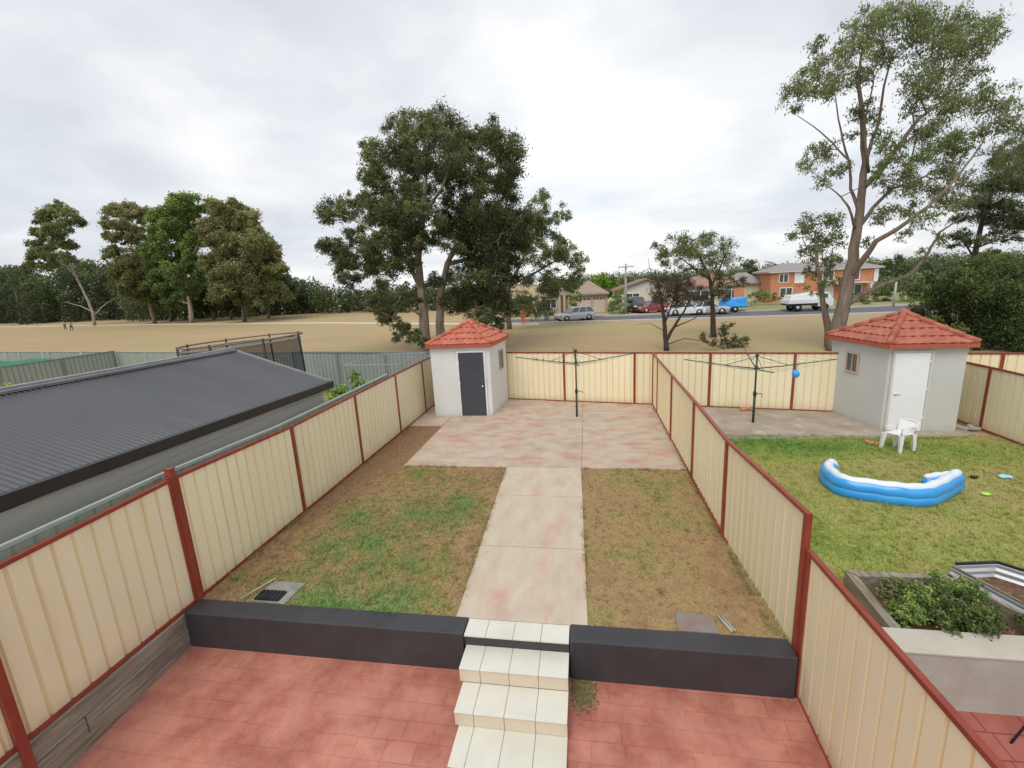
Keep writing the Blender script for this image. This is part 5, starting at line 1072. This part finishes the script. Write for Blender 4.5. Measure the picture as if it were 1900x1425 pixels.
LEAF['dark2'] = tinted('dark_shrub_leaves', [(0,(0.041,0.055,0.029)),(.45,(0.090,0.120,0.054)),(.75,(0.162,0.210,0.084)),(1,(0.252,0.312,0.120))])

# left group at the far side of the field
K = dict(dens=75, leaf=(.70,.28), sub=11, grow=1.45, fill=1, fine=2, group='trees along the far side of the field')
pxtree('gum_tree', 'lone leaning gum with a small open crown at the far left of the field', 'tree', 88, (176,604),
 [([(176,604),(172,578),(158,548),(142,515),(126,475),(115,430)], .34, .10), ([(172,578),(150,568,2),(120,560,3)], .16, .06), ([(174,585),(195,565,2),(215,552,3)], .16, .06), ([(142,515),(120,490,-2),(85,470,-3)], .16, .06)],
 [(92,393,15,.05),(112,388,15,.05),(132,398,14,.05),(146,412,8,0),(80,410,12,.05),(72,432,11,.05),(95,425,14,.05),(118,420,12,0),(60,452,9,.05),(85,455,13,0),(112,450,14,0),(132,455,9,0),(68,475,13,0),(98,480,15,-.05),(125,478,12,-.05),(55,492,8,0),(80,495,10,-.05)], LEAF['olive'], M['bark_pale'], **K)
pxtree('gum_tree', 'thin topped brownish gum at the left end of the tall tree group', 'tree', 86, (288,601),
 [([(288,601),(278,565),(262,510),(245,460),(235,415)], .45, .12), ([(262,510),(235,480,2),(212,450,2)], .3, .1)],
 [(212,392,13,.1),(235,388,14,.1),(258,392,12,.05),(202,412,11,.1),(228,412,15,.05),(252,418,14,.05),(205,438,10,.05),(228,442,15,0),(255,448,16,0),(215,468,13,0),(242,475,18,-.05),(196,476,6,.1),(265,480,16,-.05),(225,500,16,-.05),(252,510,20,-.1),(278,515,18,-.1),(240,535,18,-.15),(270,545,20,-.15)], LEAF['rust'], M['bark_grey'], **K)
pxtree('gum_tree', 'tallest green gum in the middle of the far tree group with a pale trunk', 'tree', 81.5, (357,600),
 [([(357,600),(352,565),(346,520),(340,470),(338,420)], .48, .12), ([(346,520),(320,480,2),(300,430,2)], .35, .1), ([(344,500),(365,460,-2),(375,420,-2)], .3, .1)],
 [(330,372,16,.15),(350,378,17,.12),(312,385,15,.12),(368,392,15,.08),(292,402,16,.1),(325,405,22,.05),(355,412,20,.05),(285,428,15,.05),(310,435,22,0),(345,445,20,0),(370,435,16,0),(290,465,18,0),(322,472,22,-.05),(355,480,20,-.05),(300,500,20,-.08),(335,512,22,-.08),(290,535,18,-.1),(320,548,20,-.12),(355,535,16,-.1),(375,505,14,-.05)], LEAF['green'], M['bark_pale'], **K)
pxtree('gum_tree', 'broad rust tinged olive tree at the right end of the far tree group', 'tree', 77, (455,600),
 [([(455,600),(450,565),(442,520),(436,470),(430,420)], .42, .12), ([(448,550),(475,510,2),(495,480,2)], .3, .1), ([(450,560),(420,520,-2),(400,480,-2)], .3, .1)],
 [(420,382,15,.1),(400,388,14,.1),(440,390,16,.1),(460,405,16,.12),(478,425,16,.12),(492,448,16,.12),(505,472,15,.12),(512,498,13,.1),(415,412,20,0),(445,428,22,0),(390,420,17,0),(470,455,22,.02),(425,455,24,0),(395,455,18,-.05),(485,490,22,.02),(450,490,24,-.05),(415,495,22,-.05),(388,490,16,-.05),(505,525,18,.05),(478,530,22,-.02),(445,530,22,-.08),(412,535,20,-.1),(520,548,13,.05),(495,560,14,0),(460,562,16,-.1)], LEAF['rust'], M['bark_grey'], **K)
for i, (bx, cxs, lbl) in enumerate(((318,(300,330,315,345,290),'dark low tree beneath the tall gums, left of the pale trunk'),(397,(380,405,390,415,370),'dark low tree beneath the tall gums, right of the pale trunk'),(430,(440,425,450,465,432),'small dark tree under the broad rust tinged tree'),(500,(500,515,490,530,508),'dark bushy tree at the right foot of the far tree group'))):
    pxtree('understorey_tree', lbl, 'tree', 92-2*i, (bx,600), [([(bx,600),(bx-2,580),(cxs[0],560)], .4, .12)], [(c, 555+random.uniform(-14,14), 16, -.05) for c in cxs]+[(c, 528+random.uniform(-10,10), 15, 0) for c in cxs], LEAF['dark2'], M['bark_grey'], **K)

# far woods as masses
def woods(name, label, spans, leafm, size=1.0, dens=30):
    """spans: (px0, px1, top y profile list, bottom y, distance)"""
    P = []; T = []; tb = MB()
    for px0, px1, tops, bot, Yd in spans:
        n = int((px1-px0)/3.6)
        for i in range(n):
            px = px0+(px1-px0)*(i+RNG.random())/n; f = (px-px0)/(px1-px0)*(len(tops)-1); k = min(int(f), len(tops)-2); ty = tops[k]+(tops[k+1]-tops[k])*(f-k)+RNG.normal()*4
            d = Yd*(1+RNG.uniform(-.08,.10)); g = AY(px, ty, d); r = Yd/FPX*RNG.uniform(9,17)
            levels = max(2, int((g.z)/(r*.8)))
            for j in range(levels):
                zc = g.z-r*.6-j*r*.85
                if zc < r*.1: break
                c = np.array([g.x+RNG.normal()*r*.3, d+RNG.normal()*r*.4, zc]); m_ = int(dens*r*r*.55); q = RNG.normal(size=(m_,3)); q /= np.linalg.norm(q,axis=1)[:,None]; q *= (RNG.random(m_)**.4)[:,None]*r*np.array([1.1,1.0,.8])
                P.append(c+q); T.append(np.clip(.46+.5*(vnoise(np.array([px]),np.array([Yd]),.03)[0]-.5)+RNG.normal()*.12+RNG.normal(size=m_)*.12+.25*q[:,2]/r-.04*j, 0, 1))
            if i % 7 == 0: tb.tube([(g.x,d-r*.5,-.1),(g.x+RNG.normal()*.6,d-r*.5,g.z*.3),(g.x+RNG.normal()*1.2,d-r*.5,g.z*.55)], [.16,.13,.08], 5)
    P = np.concatenate(P); V, F = leaf_arrays(P, .62*size, .34*size, .2); o = raw_mesh(name, V, F, leafm, np.repeat(np.concatenate(T),4)); tag(o, label, 'woods', kind='stuff')
    tr_ = tb.build('woodland_trunks', M['bark_grey'], None); tag(tr_, 'grey trunks along the edge of the far woods', 'trunks', kind='stuff')
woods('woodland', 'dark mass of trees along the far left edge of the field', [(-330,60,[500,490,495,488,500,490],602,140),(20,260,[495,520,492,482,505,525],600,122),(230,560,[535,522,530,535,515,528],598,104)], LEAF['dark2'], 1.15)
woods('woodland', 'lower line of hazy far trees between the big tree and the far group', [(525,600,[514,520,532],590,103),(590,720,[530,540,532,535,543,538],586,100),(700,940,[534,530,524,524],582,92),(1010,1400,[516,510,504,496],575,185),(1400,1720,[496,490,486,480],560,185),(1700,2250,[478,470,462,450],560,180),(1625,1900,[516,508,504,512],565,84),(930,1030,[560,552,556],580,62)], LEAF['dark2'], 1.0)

# trees and shrubs by the houses
pxtree('round_tree', 'rounded bright green tree behind the tan house roof', 'tree', 78, (1115,572), [([(1115,575),(1115,560),(1115,545)], .3, .15)], [(1095,525,13,.1),(1112,520,14,.15),(1130,526,13,.1),(1145,535,11,.05),(1105,535,14,0),(1125,540,13,0),(1090,540,10,0)], LEAF['lime'], M['bark_grey'], dens=60, leaf=(.6,.3), sub=9)
pxtree('garden_tree', 'dark green shrubby tree between the tan house and the power pole', 'tree', 58, (1150,582), [([(1150,582),(1150,572),(1148,562)], .12, .06)], [(1140,552,10,.05),(1152,560,11,.05),(1143,570,12,0),(1160,572,9,0),(1136,565,8,0),(1172,560,8,.05),(1174,572,8,0),(1150,545,8,.1)], LEAF['green'], M['bark_grey'], dens=110, leaf=(.34,.16), sub=8)
pxtree('garden_tree', 'small round green tree before the porch of the tan house', 'tree', 57, (1068,580), [([(1068,582),(1068,570),(1067,562)], .1, .05)], [(1062,548,9,.05),(1074,552,8,.05),(1066,560,9,0),(1076,544,6,.1)], LEAF['green'], M['bark_grey'], dens=140, leaf=(.3,.15), sub=8)
def lowbush(name, label, Y, pts, lm, **k):
    p = AY(pts[0][0], pts[0][1], Y); c = (p.x, Y, 0); bl = []
    for (px, py, r) in pts:
        q = AY(px, py, Y); bl.append((q.x-p.x, random.uniform(-.3,.3), max(q.z, .15), r*Y/FPX, .05))
    return bush(name, label, 'shrub', c, bl, LEAF[lm], k.get('dens',160), k.get('leaf',(.26,.13)), group=None)
lowbush('garden_shrub', 'orange brown shrub at the left end of the road', 52, [(985,578,9),(975,585,8),(994,585,8),(983,568,7)], 'orange')
lowbush('garden_shrub', 'tan dry shrub behind the orange brown shrub', 56, [(965,560,9),(980,560,9),(995,563,8)], 'rust')
lowbush('garden_shrub', 'spiky grey green shrub left of the silver wagon', 52.5, [(1010,575,9),(1025,580,9),(1015,586,10),(1035,586,8),(1000,586,8)], 'grey')
lowbush('garden_shrub', 'dark rounded shrub at the foot of the power pole', 55.8, [(1155,583,7),(1166,582,7)], 'dark2')
lowbush('garden_hedge', 'dark green garden hedge below the orange brick wall', 62, [(1395,549,9),(1408,545,9),(1422,546,10),(1436,549,9),(1448,552,8),(1412,555,10),(1435,556,8),(1380,553,7)], 'green')
lowbush('garden_shrub', 'small dark shrub beside the door of the brick house', 63, [(1464,547,6),(1470,553,6)], 'dark2')
lowbush('garden_hedge', 'long dark hedge on the slope right of the brick house', 60, [(1600,552,9),(1616,548,9),(1632,545,10),(1646,545,10),(1605,562,9),(1625,560,9),(1645,558,10),(1585,550,9),(1590,562,8)], 'dark2')
lowbush('garden_shrub', 'bright green clipped shrub in front of the dark hedge', 56, [(1604,562,5),(1612,562,5),(1608,567,5)], 'lime')
pxtree('garden_tree', 'leafy yellow green tree beside the pale steel post', 'tree', 58, (1690,575), [([(1690,578),(1692,560),(1695,545)], .14, .06)], [(1682,522,11,.1),(1700,515,12,.12),(1675,540,10,.05),(1697,540,13,.05),(1685,558,12,0),(1705,560,12,0),(1645,528,9,.1),(1660,520,9,.12),(1630,532,8,.1)], LEAF['green'], M['bark_grey'], dens=110, leaf=(.36,.17), sub=9)
pxtree('garden_tree', 'dark tree top behind the right end of the brick house', 'tree', 84, (1668,570), [([(1668,575),(1667,540),(1666,510)], .25, .1)], [(1660,485,12,0),(1675,490,12,0),(1668,505,12,-.05),(1650,505,9,0),(1685,508,9,0),(1632,505,6,0),(1740,500,10,-.05),(1722,510,9,-.05)], LEAF['dark2'], M['bark_grey'], dens=60, leaf=(.6,.25), sub=9)
pxtree('garden_tree', 'small dark tree behind the left roof of the brick house', 'tree', 80, (1392,560), [([(1392,568),(1392,530),(1392,505)], .22, .1)], [(1386,488,8,0),(1396,490,9,0),(1390,500,10,0),(1402,502,7,0)], LEAF['dark2'], M['bark_grey'], dens=70, leaf=(.55,.22), sub=8)
# palm
Yq = 79; bp = AY(1447,492,Yq); t = thing('palm_tree', 'feathery palm crown above the roof of the brick house', 'palm', (bp.x,Yq,0))
MB().tube([(bp.x,Yq,0),(bp.x+.1,Yq,bp.z-.2)], [.25,.16], 8).build('trunk', M['bark_grey'], t)
for k in range(13):
    a = 2*math.pi*k/13+.3; rise = random.uniform(.5,1.9) ; Lf = random.uniform(1.6,2.4); pts = []
    for i in range(6): s_ = i/5; pts.append(Vector((bp.x+math.cos(a)*Lf*s_, Yq+math.sin(a)*Lf*s_, bp.z-.2+rise*s_-1.6*s_*s_*(1 if rise < 1.5 else .5))))
    b = MB(); b.tube(pts, [.05,.045,.04,.03,.02,.01], 4)
    for i in range(1, 6):
        for f in (0,.5):
            q = pts[i-1].lerp(pts[i], f+.2); d = (pts[i]-pts[i-1]).normalized(); sd2 = d.cross(Vector((0,0,1))).normalized()
            for s in (-1,1): e = q+sd2*s*.45+d*.25+Vector((0,0,-.22)); b.add([q-d*.06,q+d*.06,e], [(0,1,2)])
    b.build('frond', M['palmleaf'] if 'palmleaf' in M else M.setdefault('palmleaf', mat('palm_leaf', (.06,.09,.035), (.09,.12,.05), 3, .7)), t)
